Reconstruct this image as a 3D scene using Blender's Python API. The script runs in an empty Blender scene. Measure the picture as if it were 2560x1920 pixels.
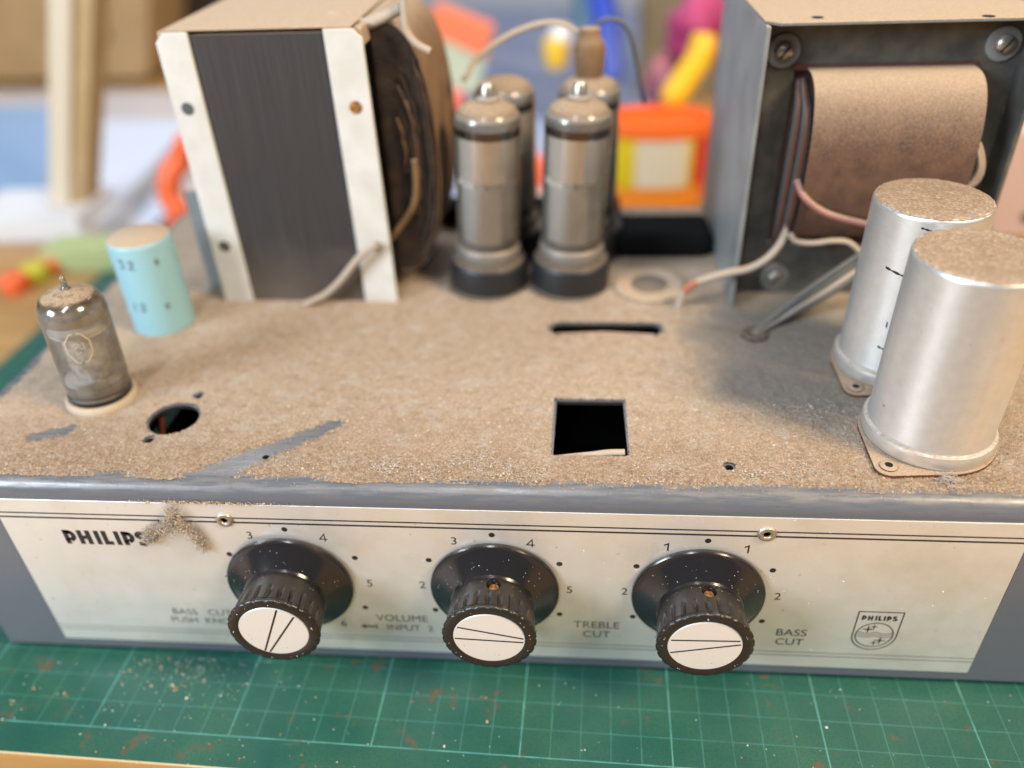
import bpy, bmesh, math, random
import numpy as np
from mathutils import Vector, Matrix
S = 0.01                       # everything below is written in centimetres
rnd = random.Random(7); rng = np.random.default_rng(11)
sc = bpy.context.scene
col = sc.collection
PI = math.pi
# ------------------------------------------------------------------ camera, world, lamps
CAM = Vector((18.9929, -17.9243, 25.1676)); F = 2007.06
R3 = Matrix(((0.99665103, -0.01164187, 0.08093945), (0.07302909, 0.5720413, -0.81696726), (-0.03678968, 0.8201422, 0.57097574)))
cd = bpy.data.cameras.new('camera'); cam = bpy.data.objects.new('camera', cd); col.objects.link(cam)
cam.matrix_world = Matrix.Translation(CAM * S) @ R3.to_4x4()
cd.sensor_width = 36; cd.lens = 36 * F / 2560; cd.clip_start = 0.005; cd.clip_end = 20
cd.dof.use_dof = True; cd.dof.focus_distance = 0.248; cd.dof.aperture_fstop = 3.3; cd.dof.aperture_blades = 0
sc.camera = cam
w = bpy.data.worlds.new('World'); sc.world = w; w.use_nodes = True
wn = w.node_tree; bgn = wn.nodes['Background']
bgn.inputs[0].default_value = (0.80, 0.85, 0.95, 1); bgn.inputs[1].default_value = 0.065

def area(name, loc, target, sx, sy, power, colr):
    l = bpy.data.lights.new(name, 'AREA'); l.shape = 'RECTANGLE'; l.size = sx * S; l.size_y = sy * S; l.energy = power; l.color = colr
    o = bpy.data.objects.new(name, l); col.objects.link(o); o.location = Vector(loc) * S
    o.rotation_euler = (Vector(target) - Vector(loc)).to_track_quat('-Z', 'Y').to_euler(); return o
area('window_light_left', (-76, -66, 62), (14, 3, 6), 42, 42, 18, (0.80, 0.90, 1.0))
area('window_light_overhead', (2, -62, 118), (16, 6, 6), 12, 70, 7.5, (0.93, 0.96, 1.0))
area('window_light_right', (90, -32, 88), (20, 5, 8), 28, 28, 16.5, (1.0, 0.78, 0.52))
area('background_fill', (0, 100, 105), (0, 112, 0), 130, 60, 14, (0.92, 0.95, 1.0))  # added fill lamp that brightens the clutter behind
sc.view_settings.view_transform = 'Standard'; sc.view_settings.look = 'None'; sc.view_settings.exposure = 0.15; sc.view_settings.gamma = 1
sc.view_settings.use_curve_mapping = False
sc.cycles.use_denoising = True; sc.cycles.max_bounces = 8; sc.cycles.transparent_max_bounces = 12
sc.cycles.caustics_reflective = False; sc.cycles.caustics_refractive = False
try: sc.cycles.denoiser = 'OPENIMAGEDENOISE'
except Exception: pass

def at(u, v, y=None, z=None):
    """point in cm on the plane y=... or z=... seen at photo pixel u,v"""
    d = R3 @ Vector(((u - 1280) / F, (960 - v) / F, -1))
    t = (y - CAM.y) / d.y if y is not None else (z - CAM.z) / d.z
    return CAM + d * t

# ------------------------------------------------------------------ object helpers
W = {}
def link(name, me, mat, parent, origin, extra=()):
    o = bpy.data.objects.new(name, me); col.objects.link(o)
    for m in ([mat] if mat else []) + list(extra): me.materials.append(m)
    origin = Vector(origin); W[o.name] = origin
    o.location = (origin - (W[parent.name] if parent else Vector())) * S
    if parent: o.parent = parent
    return o
def tag(o, label=None, cat=None, group=None, kind=None):
    if label: o['label'] = label
    if cat: o['category'] = cat
    if group: o['group'] = group
    if kind: o['kind'] = kind
    return o
def empty(name, loc, parent=None):
    o = link(name, None, None, parent, loc) if False else bpy.data.objects.new(name, None)
    col.objects.link(o); o.empty_display_size = .01
    W[o.name] = Vector(loc); o.location = (Vector(loc) - (W[parent.name] if parent else Vector())) * S
    if parent: o.parent = parent
    return o
class MB:
    def __init__(s): s.v = []; s.f = []; s.m = []
    def add(s, vs, fs, mi=0):
        n = len(s.v); s.v += [tuple(p) for p in vs]; s.f += [tuple(i + n for i in f) for f in fs]; s.m += [mi] * len(fs); return s
    def box(s, a, b, mi=0):
        (x0, y0, z0), (x1, y1, z1) = a, b
        return s.add([(x0,y0,z0),(x1,y0,z0),(x1,y1,z0),(x0,y1,z0),(x0,y0,z1),(x1,y0,z1),(x1,y1,z1),(x0,y1,z1)],
                     [(3,2,1,0),(4,5,6,7),(0,1,5,4),(1,2,6,5),(2,3,7,6),(3,0,4,7)], mi)
    def lathe(s, prof, c=(0,0,0), n=64, axis='z', mi=0, rfun=None, mfun=None):
        vs = []; fs = []; cx, cy, cz = c
        for (r, h) in prof:
            for k in range(n):
                t = 2 * PI * k / n; rr = r * (rfun(t, r, h) if rfun else 1)
                if axis == 'z': vs.append((cx + rr*math.cos(t), cy + rr*math.sin(t), cz + h))
                elif axis == 'y': vs.append((cx + rr*math.cos(t), cy - h, cz + rr*math.sin(t)))   # h towards the viewer (-y)
                else: vs.append((cx + h, cy + rr*math.cos(t), cz + rr*math.sin(t)))
        P = len(prof); n0 = len(s.v); s.v += vs
        for i in range(P - 1):
            for k in range(n):
                a, b = i*n + k, i*n + (k+1) % n
                s.f.append((n0+a, n0+b, n0+b+n, n0+a+n)); s.m.append(mfun(i) if mfun else mi)
        for i, rev in ((0, True), (P-1, False)):
            if prof[i][0] > 1e-6:
                f = [n0 + i*n + k for k in range(n)]
                if rev: f = f[::-1]
                s.f.append(tuple(f)); s.m.append(mfun(i if rev else i-1) if mfun else mi)
        return s
    def tube(s, pts, r, n=8, mi=0):
        pts = [Vector(p) for p in pts]; vs = []; fs = []
        rr = r if isinstance(r, (list, tuple)) else [r]*len(pts)
        up = Vector((.13, .21, .97))
        for i, p in enumerate(pts):
            d = (pts[min(i+1, len(pts)-1)] - pts[max(i-1, 0)]).normalized()
            a = d.cross(up)
            if a.length < 1e-3: a = d.cross(Vector((1,0,0)))
            a.normalize(); b = d.cross(a)
            vs += [p + (a*math.cos(2*PI*k/n) + b*math.sin(2*PI*k/n)) * rr[i] for k in range(n)]
        for i in range(len(pts)-1):
            fs += [(i*n+k, i*n+(k+1)%n, (i+1)*n+(k+1)%n, (i+1)*n+k) for k in range(n)]
        fs += [tuple(range(n))[::-1], tuple((len(pts)-1)*n+k for k in range(n))]
        return s.add(vs, fs, mi)
    def flake(s, p, r, mi=0):
        p = Vector(p); vs = []
        for d in ((1,0,0),(-1,0,0),(0,1,0),(0,-1,0),(0,0,1),(0,0,-1)):
            vs.append(p + Vector(d) * r * rnd.uniform(.5, 1.3) + Vector((rnd.uniform(-1,1), rnd.uniform(-1,1), rnd.uniform(-1,1))) * r * .3)
        return s.add(vs, [(0,2,4),(2,1,4),(1,3,4),(3,0,4),(2,0,5),(1,2,5),(3,1,5),(0,3,5)], mi)
    def build(s, name, mats, parent=None, origin=None, smooth=False, sharp=35, bevel=0):
        mats = mats if isinstance(mats, (list, tuple)) else [mats]
        o0 = Vector(origin) if origin is not None else (W[parent.name].copy() if parent else Vector())
        me = bpy.data.meshes.new(name)
        me.from_pydata([((p[0]-o0.x)*S, (p[1]-o0.y)*S, (p[2]-o0.z)*S) for p in s.v], [], s.f)
        me.polygons.foreach_set('material_index', s.m)
        bm = bmesh.new(); bm.from_mesh(me)
        bmesh.ops.recalc_face_normals(bm, faces=bm.faces)
        if smooth:
            for f in bm.faces: f.smooth = True
            for e in bm.edges:
                if len(e.link_faces) == 2 and e.calc_face_angle(0) > math.radians(sharp): e.smooth = False
        bm.to_mesh(me); bm.free()
        o = link(name, me, mats[0], parent, o0, mats[1:])
        if bevel:
            m = o.modifiers.new('b', 'BEVEL'); m.width = bevel*S; m.segments = 3; m.limit_method = 'ANGLE'; m.angle_limit = math.radians(40)
        return o
def spline(pts, n=8):
    pts = [Vector(p) for p in pts]; P = [pts[0]*2-pts[1]] + pts + [pts[-1]*2-pts[-2]]; out = []
    for i in range(1, len(P)-2):
        a, b, c, d = P[i-1], P[i], P[i+1], P[i+2]
        for k in range(n):
            t = k/n; out.append(.5*((2*b)+(c-a)*t+(2*a-5*b+4*c-d)*t*t+(3*b-a-3*c+d)*t**3))
    return out + [pts[-1]]

# ------------------------------------------------------------------ materials
def mat(name, base, rough=.5, metal=0, bump=None, var=None, spec=None, **kw):
    m = bpy.data.materials.new(name); m.use_nodes = True; nt = m.node_tree; b = nt.nodes['Principled BSDF']
    b.inputs['Base Color'].default_value = (*base, 1); b.inputs['Roughness'].default_value = rough; b.inputs['Metallic'].default_value = metal
    if spec is not None: b.inputs['Specular IOR Level'].default_value = spec
    if var:   # (scale per metre, second colour, contrast)
        n = noise(nt, var[0], 5); r = ramp(nt, n, [(.5 - var[2], base), (.5 + var[2], var[1])]); nt.links.new(r, b.inputs['Base Color'])
    if bump:  # (scale, distance cm, strength)
        setbump(nt, b, noise(nt, bump[0], 4), bump[1], bump[2] if len(bump) > 2 else 1)
    for k, v in kw.items(): b.inputs[k.replace('_', ' ')].default_value = v
    return m
def coord(nt):
    for n in nt.nodes:
        if n.type == 'TEX_COORD': return n.outputs['Object']
    return nt.nodes.new('ShaderNodeTexCoord').outputs['Object']
def noise(nt, scale, detail=3, vec=None, out='Fac', rough=.55, stretch=None):
    n = nt.nodes.new('ShaderNodeTexNoise'); n.inputs['Scale'].default_value = scale; n.inputs['Detail'].default_value = detail; n.inputs['Roughness'].default_value = rough
    v = vec or coord(nt)
    if stretch:
        mp = nt.nodes.new('ShaderNodeMapping'); mp.inputs['Scale'].default_value = stretch; nt.links.new(v, mp.inputs[0]); v = mp.outputs[0]
    nt.links.new(v, n.inputs['Vector']); return n.outputs[out]
def ramp(nt, fac, stops, interp='LINEAR'):
    r = nt.nodes.new('ShaderNodeValToRGB'); r.color_ramp.interpolation = interp
    for i, (p, c) in enumerate(stops):
        e = r.color_ramp.elements[i] if i < 2 else r.color_ramp.elements.new(p)
        e.position = max(0, min(1, p)); e.color = (*c, 1) if isinstance(c, (tuple, list)) else (c, c, c, 1)
    nt.links.new(fac, r.inputs[0]); return r.outputs[0]
def mix(nt, fac, a, b):
    n = nt.nodes.new('ShaderNodeMix'); n.data_type = 'RGBA'
    for s_, i in ((fac, 0), (a, 6), (b, 7)):
        if isinstance(s_, (int, float)): n.inputs[i].default_value = s_
        elif isinstance(s_, tuple): n.inputs[i].default_value = (*s_, 1)
        else: nt.links.new(s_, n.inputs[i])
    return n.outputs[2]
def mth(nt, op, a, b=0., c=None):
    n = nt.nodes.new('ShaderNodeMath'); n.operation = op
    for i, s_ in enumerate((a, b) if c is None else (a, b, c)):
        if isinstance(s_, (int, float)): n.inputs[i].default_value = s_
        else: nt.links.new(s_, n.inputs[i])
    return n.outputs[0]
def setbump(nt, b, h, dist_cm, strength=1):
    bp = nt.nodes.new('ShaderNodeBump'); bp.inputs['Distance'].default_value = dist_cm*S; bp.inputs['Strength'].default_value = strength
    nt.links.new(h, bp.inputs['Height']); nt.links.new(bp.outputs[0], b.inputs['Normal'])
def upness(nt):
    g = nt.nodes.new('ShaderNodeNewGeometry'); s_ = nt.nodes.new('ShaderNodeSeparateXYZ'); nt.links.new(g.outputs['Normal'], s_.inputs[0]); return s_.outputs['Z']
D1, D2, D3 = (.33, .245, .17), (.49, .38, .275), (.27, .18, .11)
def dusty(name, base, rough=.5, metal=0, lo=.15, hi=.75, amount=1., scale=900, basevar=None):
    """paint or metal on which dust has settled where the surface faces up"""
    m = mat(name, base, rough, metal); nt = m.node_tree; b = nt.nodes['Principled BSDF']
    n = noise(nt, scale, 6); up = upness(nt)
    k = mth(nt, 'ADD', up, mth(nt, 'MULTIPLY', mth(nt, 'SUBTRACT', n, .5), .7))
    mr = nt.nodes.new('ShaderNodeMapRange'); mr.inputs[1].default_value = lo; mr.inputs[2].default_value = hi; mr.inputs[4].default_value = amount
    nt.links.new(k, mr.inputs[0]); f = mr.outputs[0]
    dc = ramp(nt, noise(nt, 2600, 3), [(.35, D1), (.68, D2)])
    bc = base
    if basevar: bc = ramp(nt, noise(nt, basevar[0], 5), [(.35, base), (.65, basevar[1])])
    nt.links.new(mix(nt, f, bc, dc), b.inputs['Base Color'])
    nt.links.new(mth(nt, 'MULTIPLY_ADD', f, 1 - rough, rough), b.inputs['Roughness'])
    if metal: nt.links.new(mth(nt, 'MULTIPLY', mth(nt, 'SUBTRACT', 1, f), metal), b.inputs['Metallic'])
    setbump(nt, b, mth(nt, 'MULTIPLY', noise(nt, 1800, 4), f), .05, .8)
    return m
# dust layer
M_dust = mat('dust', D1, 1.0, spec=.1); nt = M_dust.node_tree; b_ = nt.nodes['Principled BSDF']
c1 = ramp(nt, noise(nt, 1500, 6), [(.34, (.26, .197, .143)), (.5, (.34, .263, .196)), (.68, (.45, .358, .275))])
c2 = mix(nt, ramp(nt, noise(nt, 110, 5), [(.52, 0.), (.70, .6)]), c1, (.38, .35, .31))
c3 = mix(nt, ramp(nt, noise(nt, 240, 4), [(.50, 0.), (.72, .5)]), c2, (.22, .15, .095))
c3 = mix(nt, ramp(nt, noise(nt, 1100, 1), [(.70, 0.), (.74, .8)]), c3, (.72, .62, .48))
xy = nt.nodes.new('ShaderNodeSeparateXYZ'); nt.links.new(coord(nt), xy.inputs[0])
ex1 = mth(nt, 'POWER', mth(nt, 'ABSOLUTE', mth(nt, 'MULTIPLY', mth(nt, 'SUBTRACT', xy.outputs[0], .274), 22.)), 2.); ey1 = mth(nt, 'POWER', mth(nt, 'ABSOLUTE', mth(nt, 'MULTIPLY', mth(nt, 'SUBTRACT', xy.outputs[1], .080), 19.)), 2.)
fy = nt.nodes.new('ShaderNodeMapRange'); fy.inputs[1].default_value = .042; fy.inputs[2].default_value = .008; fy.inputs[4].default_value = .75; nt.links.new(mth(nt, 'ADD', xy.outputs[1], mth(nt, 'MULTIPLY', mth(nt, 'SUBTRACT', noise(nt, 70, 6), .5), .05)), fy.inputs[0])
c3 = mix(nt, mth(nt, 'MULTIPLY', fy.outputs[0], ramp(nt, noise(nt, 900, 5), [(.38, 1.), (.62, .15)])), c3, (.20, .135, .085))
grey_shade = mth(nt, 'ADD', mth(nt, 'ADD', ex1, ey1), mth(nt, 'MULTIPLY', mth(nt, 'SUBTRACT', noise(nt, 45, 6), .5), 1.8))  # greyed dust by the cans, with shade painted into its colour
c3 = mix(nt, ramp(nt, grey_shade, [(.45, .80), (1., 0.)]), c3, mix(nt, noise(nt, 900, 4), (.10, .098, .095), (.26, .235, .20)))
nt.links.new(c3, b_.inputs['Base Color']); setbump(nt, b_, noise(nt, 3200, 3), .02, .8)
M_grit = mat('pale_grit', (.62, .50, .36), .9, var=(400, (.42, .32, .22), .1))
M_fibre = mat('grey_lint', (.50, .465, .415), 1, var=(500, (.50, .40, .31), .08))
# grey hammer paint with a dusty film
M_paint = mat('grey_paint', (.098, .110, .135), .26); nt = M_paint.node_tree; b_ = nt.nodes['Principled BSDF']
film = ramp(nt, noise(nt, 700, 7, stretch=(.12, 1, 1)), [(.42, 0.), (.72, .42)])
up = mth(nt, 'MAXIMUM', upness(nt), 0.)
ff = mth(nt, 'MULTIPLY', film, up); nt.links.new(mix(nt, mth(nt, 'ADD', mth(nt, 'MULTIPLY', up, .07), ff), (.098, .110, .135), (.25, .21, .155)), b_.inputs['Base Color'])
nt.links.new(mth(nt, 'MULTIPLY_ADD', ff, .9, .24), b_.inputs['Roughness']); setbump(nt, b_, noise(nt, 500, 2), .006, .5)
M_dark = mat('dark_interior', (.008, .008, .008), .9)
# anodised face plate
M_plate = mat('anodised_plate', (.70, .68, .63), .34, .62); nt = M_plate.node_tree; b_ = nt.nodes['Principled BSDF']
pb = ramp(nt, noise(nt, 45, 6), [(.35, (.80, .80, .79)), (.7, (.75, .74, .71))])
pb = mix(nt, ramp(nt, noise(nt, 28, 7, rough=.65), [(.52, 0.), (.72, .55)]), pb, (.62, .57, .46))
sp = ramp(nt, noise(nt, 420, 4), [(.67, 0.), (.72, .6)])
pc = mix(nt, sp, pb, (.34, .27, .18)); br = noise(nt, 400, 3, stretch=(.04, 1, 9))
nt.links.new(mix(nt, mth(nt, 'MULTIPLY', br, .12), pc, (.6, .59, .56)), b_.inputs['Base Color'])
nt.links.new(ramp(nt, noise(nt, 160, 4), [(.3, .36), (.7, .5)]), b_.inputs['Roughness']); setbump(nt, b_, br, .002, .35)
M_ink = mat('black_ink', (.012, .011, .014), .5)
M_inkf = mat('worn_ink', (.06, .055, .06), .6)
M_knob = dusty('black_bakelite', (.014, .014, .016), .17, 0, .6, 2.6, .18, 700)
M_knobr = dusty('worn_bakelite', (.010, .0098, .010), .34, 0, .3, 2.4, .14, 900)
M_cap = mat('knob_cap', (.74, .70, .66), .4, .25, var=(260, (.60, .50, .42), .06)); 
nt = M_cap.node_tree; nt.links.new(mix(nt, ramp(nt, noise(nt, 800, 3), [(.70, 0.), (.73, .7)]), (.70, .69, .67), (.30, .22, .17)), nt.nodes['Principled BSDF'].inputs['Base Color'])
# aluminium can: dull with streaks
M_can = dusty('aluminium_can', (.80, .81, .80), .34, .74, .6, 1.05, 1., 700, (300, (.74, .74, .73)))
nt = M_can.node_tree; b_ = nt.nodes['Principled BSDF']; src = b_.inputs['Base Color'].links[0].from_socket
nt.links.new(mix(nt, ramp(nt, noise(nt, 520, 5), [(.70, 0.), (.74, .6)]), mix(nt, mth(nt, 'MULTIPLY', noise(nt, 300, 4, stretch=(1, 1, .08)), .3), src, (.50, .50, .49)), (.30, .28, .25)), b_.inputs['Base Color'])
M_candust = M_dust
M_phen = dusty('brown_phenolic', (.10, .035, .018), .5, 0, .1, .8, .95, 700)
M_white = dusty('cream_white_paint', (.58, .585, .57), .5, 0, .5, .9, 1, 600, (90, (.52, .515, .48)))
M_core = dusty('black_laminations', (.028, .026, .028), .55, 0, .35, .8, 1., 800); nt = M_core.node_tree; b_ = nt.nodes['Principled BSDF']
lam = noise(nt, 1500, 3, stretch=(1, .0, .012))
for l in list(nt.links):
    if l.to_socket == b_.inputs['Normal']: nt.links.remove(l)
setbump(nt, b_, lam, .05, 1.0)
src = b_.inputs['Base Color'].links[0].from_socket
lowd = ramp(nt, noise(nt, 700, 3), [(.4, 0.), (.9, .35)])
sz = nt.nodes.new('ShaderNodeSeparateXYZ'); nt.links.new(coord(nt), sz.inputs[0])
low = nt.nodes.new('ShaderNodeMapRange'); low.inputs[1].default_value = .045; low.inputs[2].default_value = -.005; nt.links.new(mth(nt, 'ADD', sz.outputs[2], mth(nt, 'MULTIPLY', noise(nt, 60, 4), .03)), low.inputs[0])
cc = mix(nt, mth(nt, 'MULTIPLY', ramp(nt, lam, [(.45, 0.), (.7, 1.)]), .16), src, (.12, .11, .10))
nt.links.new(mix(nt, mth(nt, 'MULTIPLY', low.outputs[0], .45), cc, (.26, .20, .15)), b_.inputs['Base Color'])
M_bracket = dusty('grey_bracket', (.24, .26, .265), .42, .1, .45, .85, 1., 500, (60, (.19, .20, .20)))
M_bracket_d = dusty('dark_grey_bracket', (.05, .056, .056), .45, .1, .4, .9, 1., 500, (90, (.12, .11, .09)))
M_paper = dusty('coil_paper', (.115, .058, .034), .85, 0, .05, .95, 1., 1300, (150, (.07, .036, .024)))
M_wind = mat('winding_edge', (.011, .007, .005), .75, var=(160, (.035, .020, .011), .15), bump=(700, .05))
M_brown = dusty('brown_insulation', (.15, .085, .035), .75, 0, .3, 1.2, .85, 900, (90, (.21, .125, .06)))
M_copper = mat('copper_lacquer', (.16, .05, .03), .5, .2)
M_nickel = dusty('nickel', (.46, .44, .40), .34, .85, .5, 1.2, .7)
M_brass = mat('brass', (.50, .26, .09), .45, .6, var=(700, (.16, .07, .03), .1))
M_sock = dusty('black_socket', (.012, .013, .015), .45, 0, .55, 1.2, .5)
M_black = mat('matt_black', (.006, .006, .006), .95, spec=.1)
M_ceramic = dusty('cream_ceramic', (.46, .39, .29), .6, 0, .2, 1.1, .8)
M_wire = dusty('cream_wire', (.40, .34, .28), .6, 0, .1, 1.2, .8)
M_wireg = dusty('grey_wire', (.07, .08, .08), .55, 0, .4, 1.3, .6)
M_wirep = dusty('pink_wire', (.30, .12, .10), .6, 0, .1, 1.1, .85)
M_orange = mat('orange_plastic', (.75, .13, .04), .45)
M_plateel = mat('valve_electrode', (.62, .60, .57), .4, .2, var=(200, (.2, .2, .2), .1))
M_getter = mat('getter_mirror', (.10, .09, .085), .12, .9)
M_cream = mat('printed_cream', (.46, .41, .32), .7)
# dusty thin glass
def glass(name, dust_amt, lo=.3, patch=.25, mot=.7):
    m = bpy.data.materials.new(name); m.use_nodes = True; nt = m.node_tree; nt.nodes.clear()
    out = nt.nodes.new('ShaderNodeOutputMaterial'); tr = nt.nodes.new('ShaderNodeBsdfTransparent'); gl = nt.nodes.new('ShaderNodeBsdfGlossy')
    gl.inputs['Roughness'].default_value = .16; tr.inputs[0].default_value = (.93, .93, .92, 1)
    fr = nt.nodes.new('ShaderNodeFresnel'); fr.inputs[0].default_value = 1.5
    m1 = nt.nodes.new('ShaderNodeMixShader'); nt.links.new(mth(nt, 'ADD', fr.outputs[0], .04), m1.inputs[0]); nt.links.new(tr.outputs[0], m1.inputs[1]); nt.links.new(gl.outputs[0], m1.inputs[2])
    df = nt.nodes.new('ShaderNodeBsdfDiffuse'); up = upness(nt)
    nt.links.new(mix(nt, ramp(nt, up, [(.35, 0.), (.6, 1.)]), ramp(nt, noise(nt, 1500, 4), [(.3, (.46, .42, .37)), (.7, (.64, .59, .52))]), ramp(nt, noise(nt, 1500, 4), [(.3, (.22, .16, .11)), (.7, (.40, .31, .22))])), df.inputs[0]); k = mth(nt, 'MULTIPLY_ADD', ramp(nt, noise(nt, 160, 6), [(.35, .0), (.75, 1.)]), dust_amt*mot, dust_amt*(1-mot*.5))
    mr = nt.nodes.new('ShaderNodeMapRange'); mr.inputs[1].default_value = lo; mr.inputs[2].default_value = .85; nt.links.new(up, mr.inputs[0])
    fac = mth(nt, 'MINIMUM', mth(nt, 'ADD', k, mth(nt, 'MULTIPLY', mth(nt, 'MULTIPLY', mr.outputs[0], ramp(nt, noise(nt, 380, 5), [(.36, patch), (.52, 1.)])), .95)), .97)
    m2 = nt.nodes.new('ShaderNodeMixShader'); nt.links.new(fac, m2.inputs[0]); nt.links.new(m1.outputs[0], m2.inputs[1]); nt.links.new(df.outputs[0], m2.inputs[2])
    nt.links.new(m2.outputs[0], out.inputs[0]); return m
M_glass = glass('dusty_valve_glass', .25, .72, .45, .8); M_glass2 = glass('dusty_power_valve_glass', .15, .25, .9, .5)
# wood and cutting mat
M_wood = mat('desk_wood', (.42, .20, .055), .45); nt = M_wood.node_tree; b_ = nt.nodes['Principled BSDF']
nt.links.new(ramp(nt, noise(nt, 60, 6, stretch=(.1, 1, 1)), [(.3, (.27, .145, .045)), (.7, (.42, .25, .095))]), b_.inputs['Base Color'])
M_mat = mat('cutting_mat', (.014, .12, .085), .42, spec=.4); nt = M_mat.node_tree; b_ = nt.nodes['Principled BSDF']
sx = nt.nodes.new('ShaderNodeSeparateXYZ'); nt.links.new(coord(nt), sx.inputs[0]); X, Y = sx.outputs[0], sx.outputs[1]
def grid(nt, c, step, half):   # distance to the nearest grid line
    q = mth(nt, 'PINGPONG', c, step/2); return mth(nt, 'LESS_THAN', q, half)
lim = mth(nt, 'MULTIPLY', mth(nt, 'GREATER_THAN', Y, -.00035), 1.)
thin = mth(nt, 'MAXIMUM', grid(nt, X, .01, .00011), grid(nt, Y, .01, .00011))
bold = mth(nt, 'MAXIMUM', grid(nt, X, .05, .0002), grid(nt, Y, .05, .0002))
wear = ramp(nt, noise(nt, 90, 6), [(.3, .25), (.6, 1.)])
base = ramp(nt, noise(nt, 35, 5), [(.3, (.008, .073, .060)), (.7, (.028, .105, .070))])
base = mix(nt, ramp(nt, noise(nt, 1300, 3), [(.5, 0.), (.62, .5)]), base, (.012, .05, .035))
lines = mth(nt, 'MULTIPLY', mth(nt, 'MULTIPLY', mth(nt, 'MAXIMUM', mth(nt, 'MULTIPLY', thin, .36), mth(nt, 'MULTIPLY', bold, .66)), lim), wear)
base = mix(nt, lines, base, (.16, .46, .44))
st = mth(nt, 'MULTIPLY', ramp(nt, noise(nt, 75, 7, rough=.7), [(.585, 0.), (.63, .85)]), ramp(nt, noise(nt, 14, 2), [(.42, 0.), (.52, 1.)]))
base = mix(nt, st, base, (.105, .068, .042))
scr = ramp(nt, noise(nt, 160, 2, stretch=(.12, 1.3, 1)), [(.73, 0.), (.77, .3)])
base = mix(nt, scr, base, (.22, .36, .28)); nt.links.new(base, b_.inputs['Base Color'])
setbump(nt, b_, noise(nt, 1600, 2), .01, .4)
M_matedge = mat('mat_edge', (.75, .66, .42), .6)

# ------------------------------------------------------------------ setting
MB().box((-170, -60, -4.3), (170, 128, -.12)).build('desk', M_wood, origin=(0, 0, -.12))['kind'] = 'structure'
MB().box((-400, 190, -80), (400, 196, 250)).build('wall', mat('wall_paint', (.42, .45, .52), .9), origin=(0, 190, 0))['kind'] = 'structure'
o = MB(); o.box((-18, -1.1, -.12), (42, 44, 0)); o.m = [1 if i != 1 else 0 for i in range(6)]
cm = o.build('cutting_mat', [M_mat, M_matedge], origin=(0, 0, 0)); cm.location = Vector((2.2389, -2.9908, 0))*S; cm.rotation_euler = (0, 0, -.0218)
tag(cm, 'green self-healing cutting mat with pale grid lines under the amplifier', 'cutting mat')

# ------------------------------------------------------------------ amplifier chassis
H = 8.58; CX0, CX1, CY1 = -2.38, 38.5, 22.0
amp = empty('valve_amplifier', (16.3, 10, 0))
tag(amp, 'old dusty grey valve amplifier with three black knobs on a cream front plate', 'amplifier')
def circ(cx, cy, r, n=40): return [(cx + r*math.cos(2*PI*k/n), cy + r*math.sin(2*PI*k/n)) for k in range(n)]
def slot(x0, x1, y, r, n=12):
    return [(x0 + r*math.cos(a), y + r*math.sin(a)) for a in [PI/2 + PI*k/n for k in range(n+1)]] + [(x1 + r*math.cos(a), y + r*math.sin(a)) for a in [-PI/2 + PI*k/n for k in range(n+1)]]
HOLES = [circ(4.99, 3.4, .85), [(18.25, 1.87), (20.63, 1.87), (20.60, 4.80), (18.28, 4.80)], slot(18.35, 21.85, 9.66, .42),
         circ(23.72, 1.42, .13, 14), circ(8.91, 1.49, .11, 14), circ(4.62, 2.22, .14, 14), circ(5.32, 4.78, .13, 14)]
def inhole(x, y, grow):
    r = (np.hypot(x-4.99, y-3.4) < .85+grow) | ((x > 18.25-grow) & (x < 20.63+grow) & (y > 1.87-grow) & (y < 4.8+grow))
    r |= (np.hypot(np.clip(np.abs(x-20.1)-1.75, 0, 9), y-9.66) < .42+grow)
    for cx, cy, rr in ((23.72, 1.42, .13), (8.91, 1.49, .11), (4.62, 2.22, .14), (5.32, 4.78, .13)): r |= np.hypot(x-cx, y-cy) < rr+grow
    return r
bm = bmesh.new()
def loop(pts, z):
    vs = [bm.verts.new((x, y, z)) for x, y in pts]; return [bm.edges.new((vs[i], vs[(i+1) % len(vs)])) for i in range(len(vs))]
R0 = .62; YF = .035
es = loop([(CX0, YF+R0), (CX1, YF+R0), (CX1, CY1), (CX0, CY1)], H)
for h in HOLES: es += loop(h, H)
bmesh.ops.triangle_fill(bm, use_beauty=True, use_dissolve=False, edges=es)
m = MB()
vs = [tuple(v.co) for v in bm.verts]; idx = {v: i for i, v in enumerate(bm.verts)}; m.add(vs, [[idx[v] for v in f.verts] for f in bm.faces]); bm.free()
for h in HOLES:   # sheet thickness inside each hole
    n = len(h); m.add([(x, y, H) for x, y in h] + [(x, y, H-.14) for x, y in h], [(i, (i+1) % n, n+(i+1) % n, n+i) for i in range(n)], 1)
prof = [(YF+R0-R0*math.sin(a), H-R0+R0*math.cos(a)) for a in [PI/2*k/10 for k in range(11)]] + [(YF, .38), (YF+.12, .26), (YF+.5, .26)]
m.add([(x, y, z) for y, z in prof for x in (CX0, CX1)], [(2*i, 2*i+1, 2*i+3, 2*i+2) for i in range(len(prof)-1)])
for x in (CX0, CX1):
    pr = prof[:-2] + [(CY1, .38), (CY1, H)]; m.add([(x, y, z) for y, z in pr], [tuple(range(len(pr)))])
m.add([(CX0, CY1, .38), (CX1, CY1, .38), (CX1, CY1, H), (CX0, CY1, H)], [(0, 1, 2, 3)])
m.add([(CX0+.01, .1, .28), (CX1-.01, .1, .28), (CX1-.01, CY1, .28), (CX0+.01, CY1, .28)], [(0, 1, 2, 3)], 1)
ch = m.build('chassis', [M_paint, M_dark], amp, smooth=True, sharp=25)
for x, y in ((-1.5, 1.2), (34, 1.2), (-1.5, 21), (34, 21)):
    MB().lathe([(.45, 0.0), (.5, .26)], (x, y, 0), 20).build('foot', M_sock, amp, smooth=True)

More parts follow.
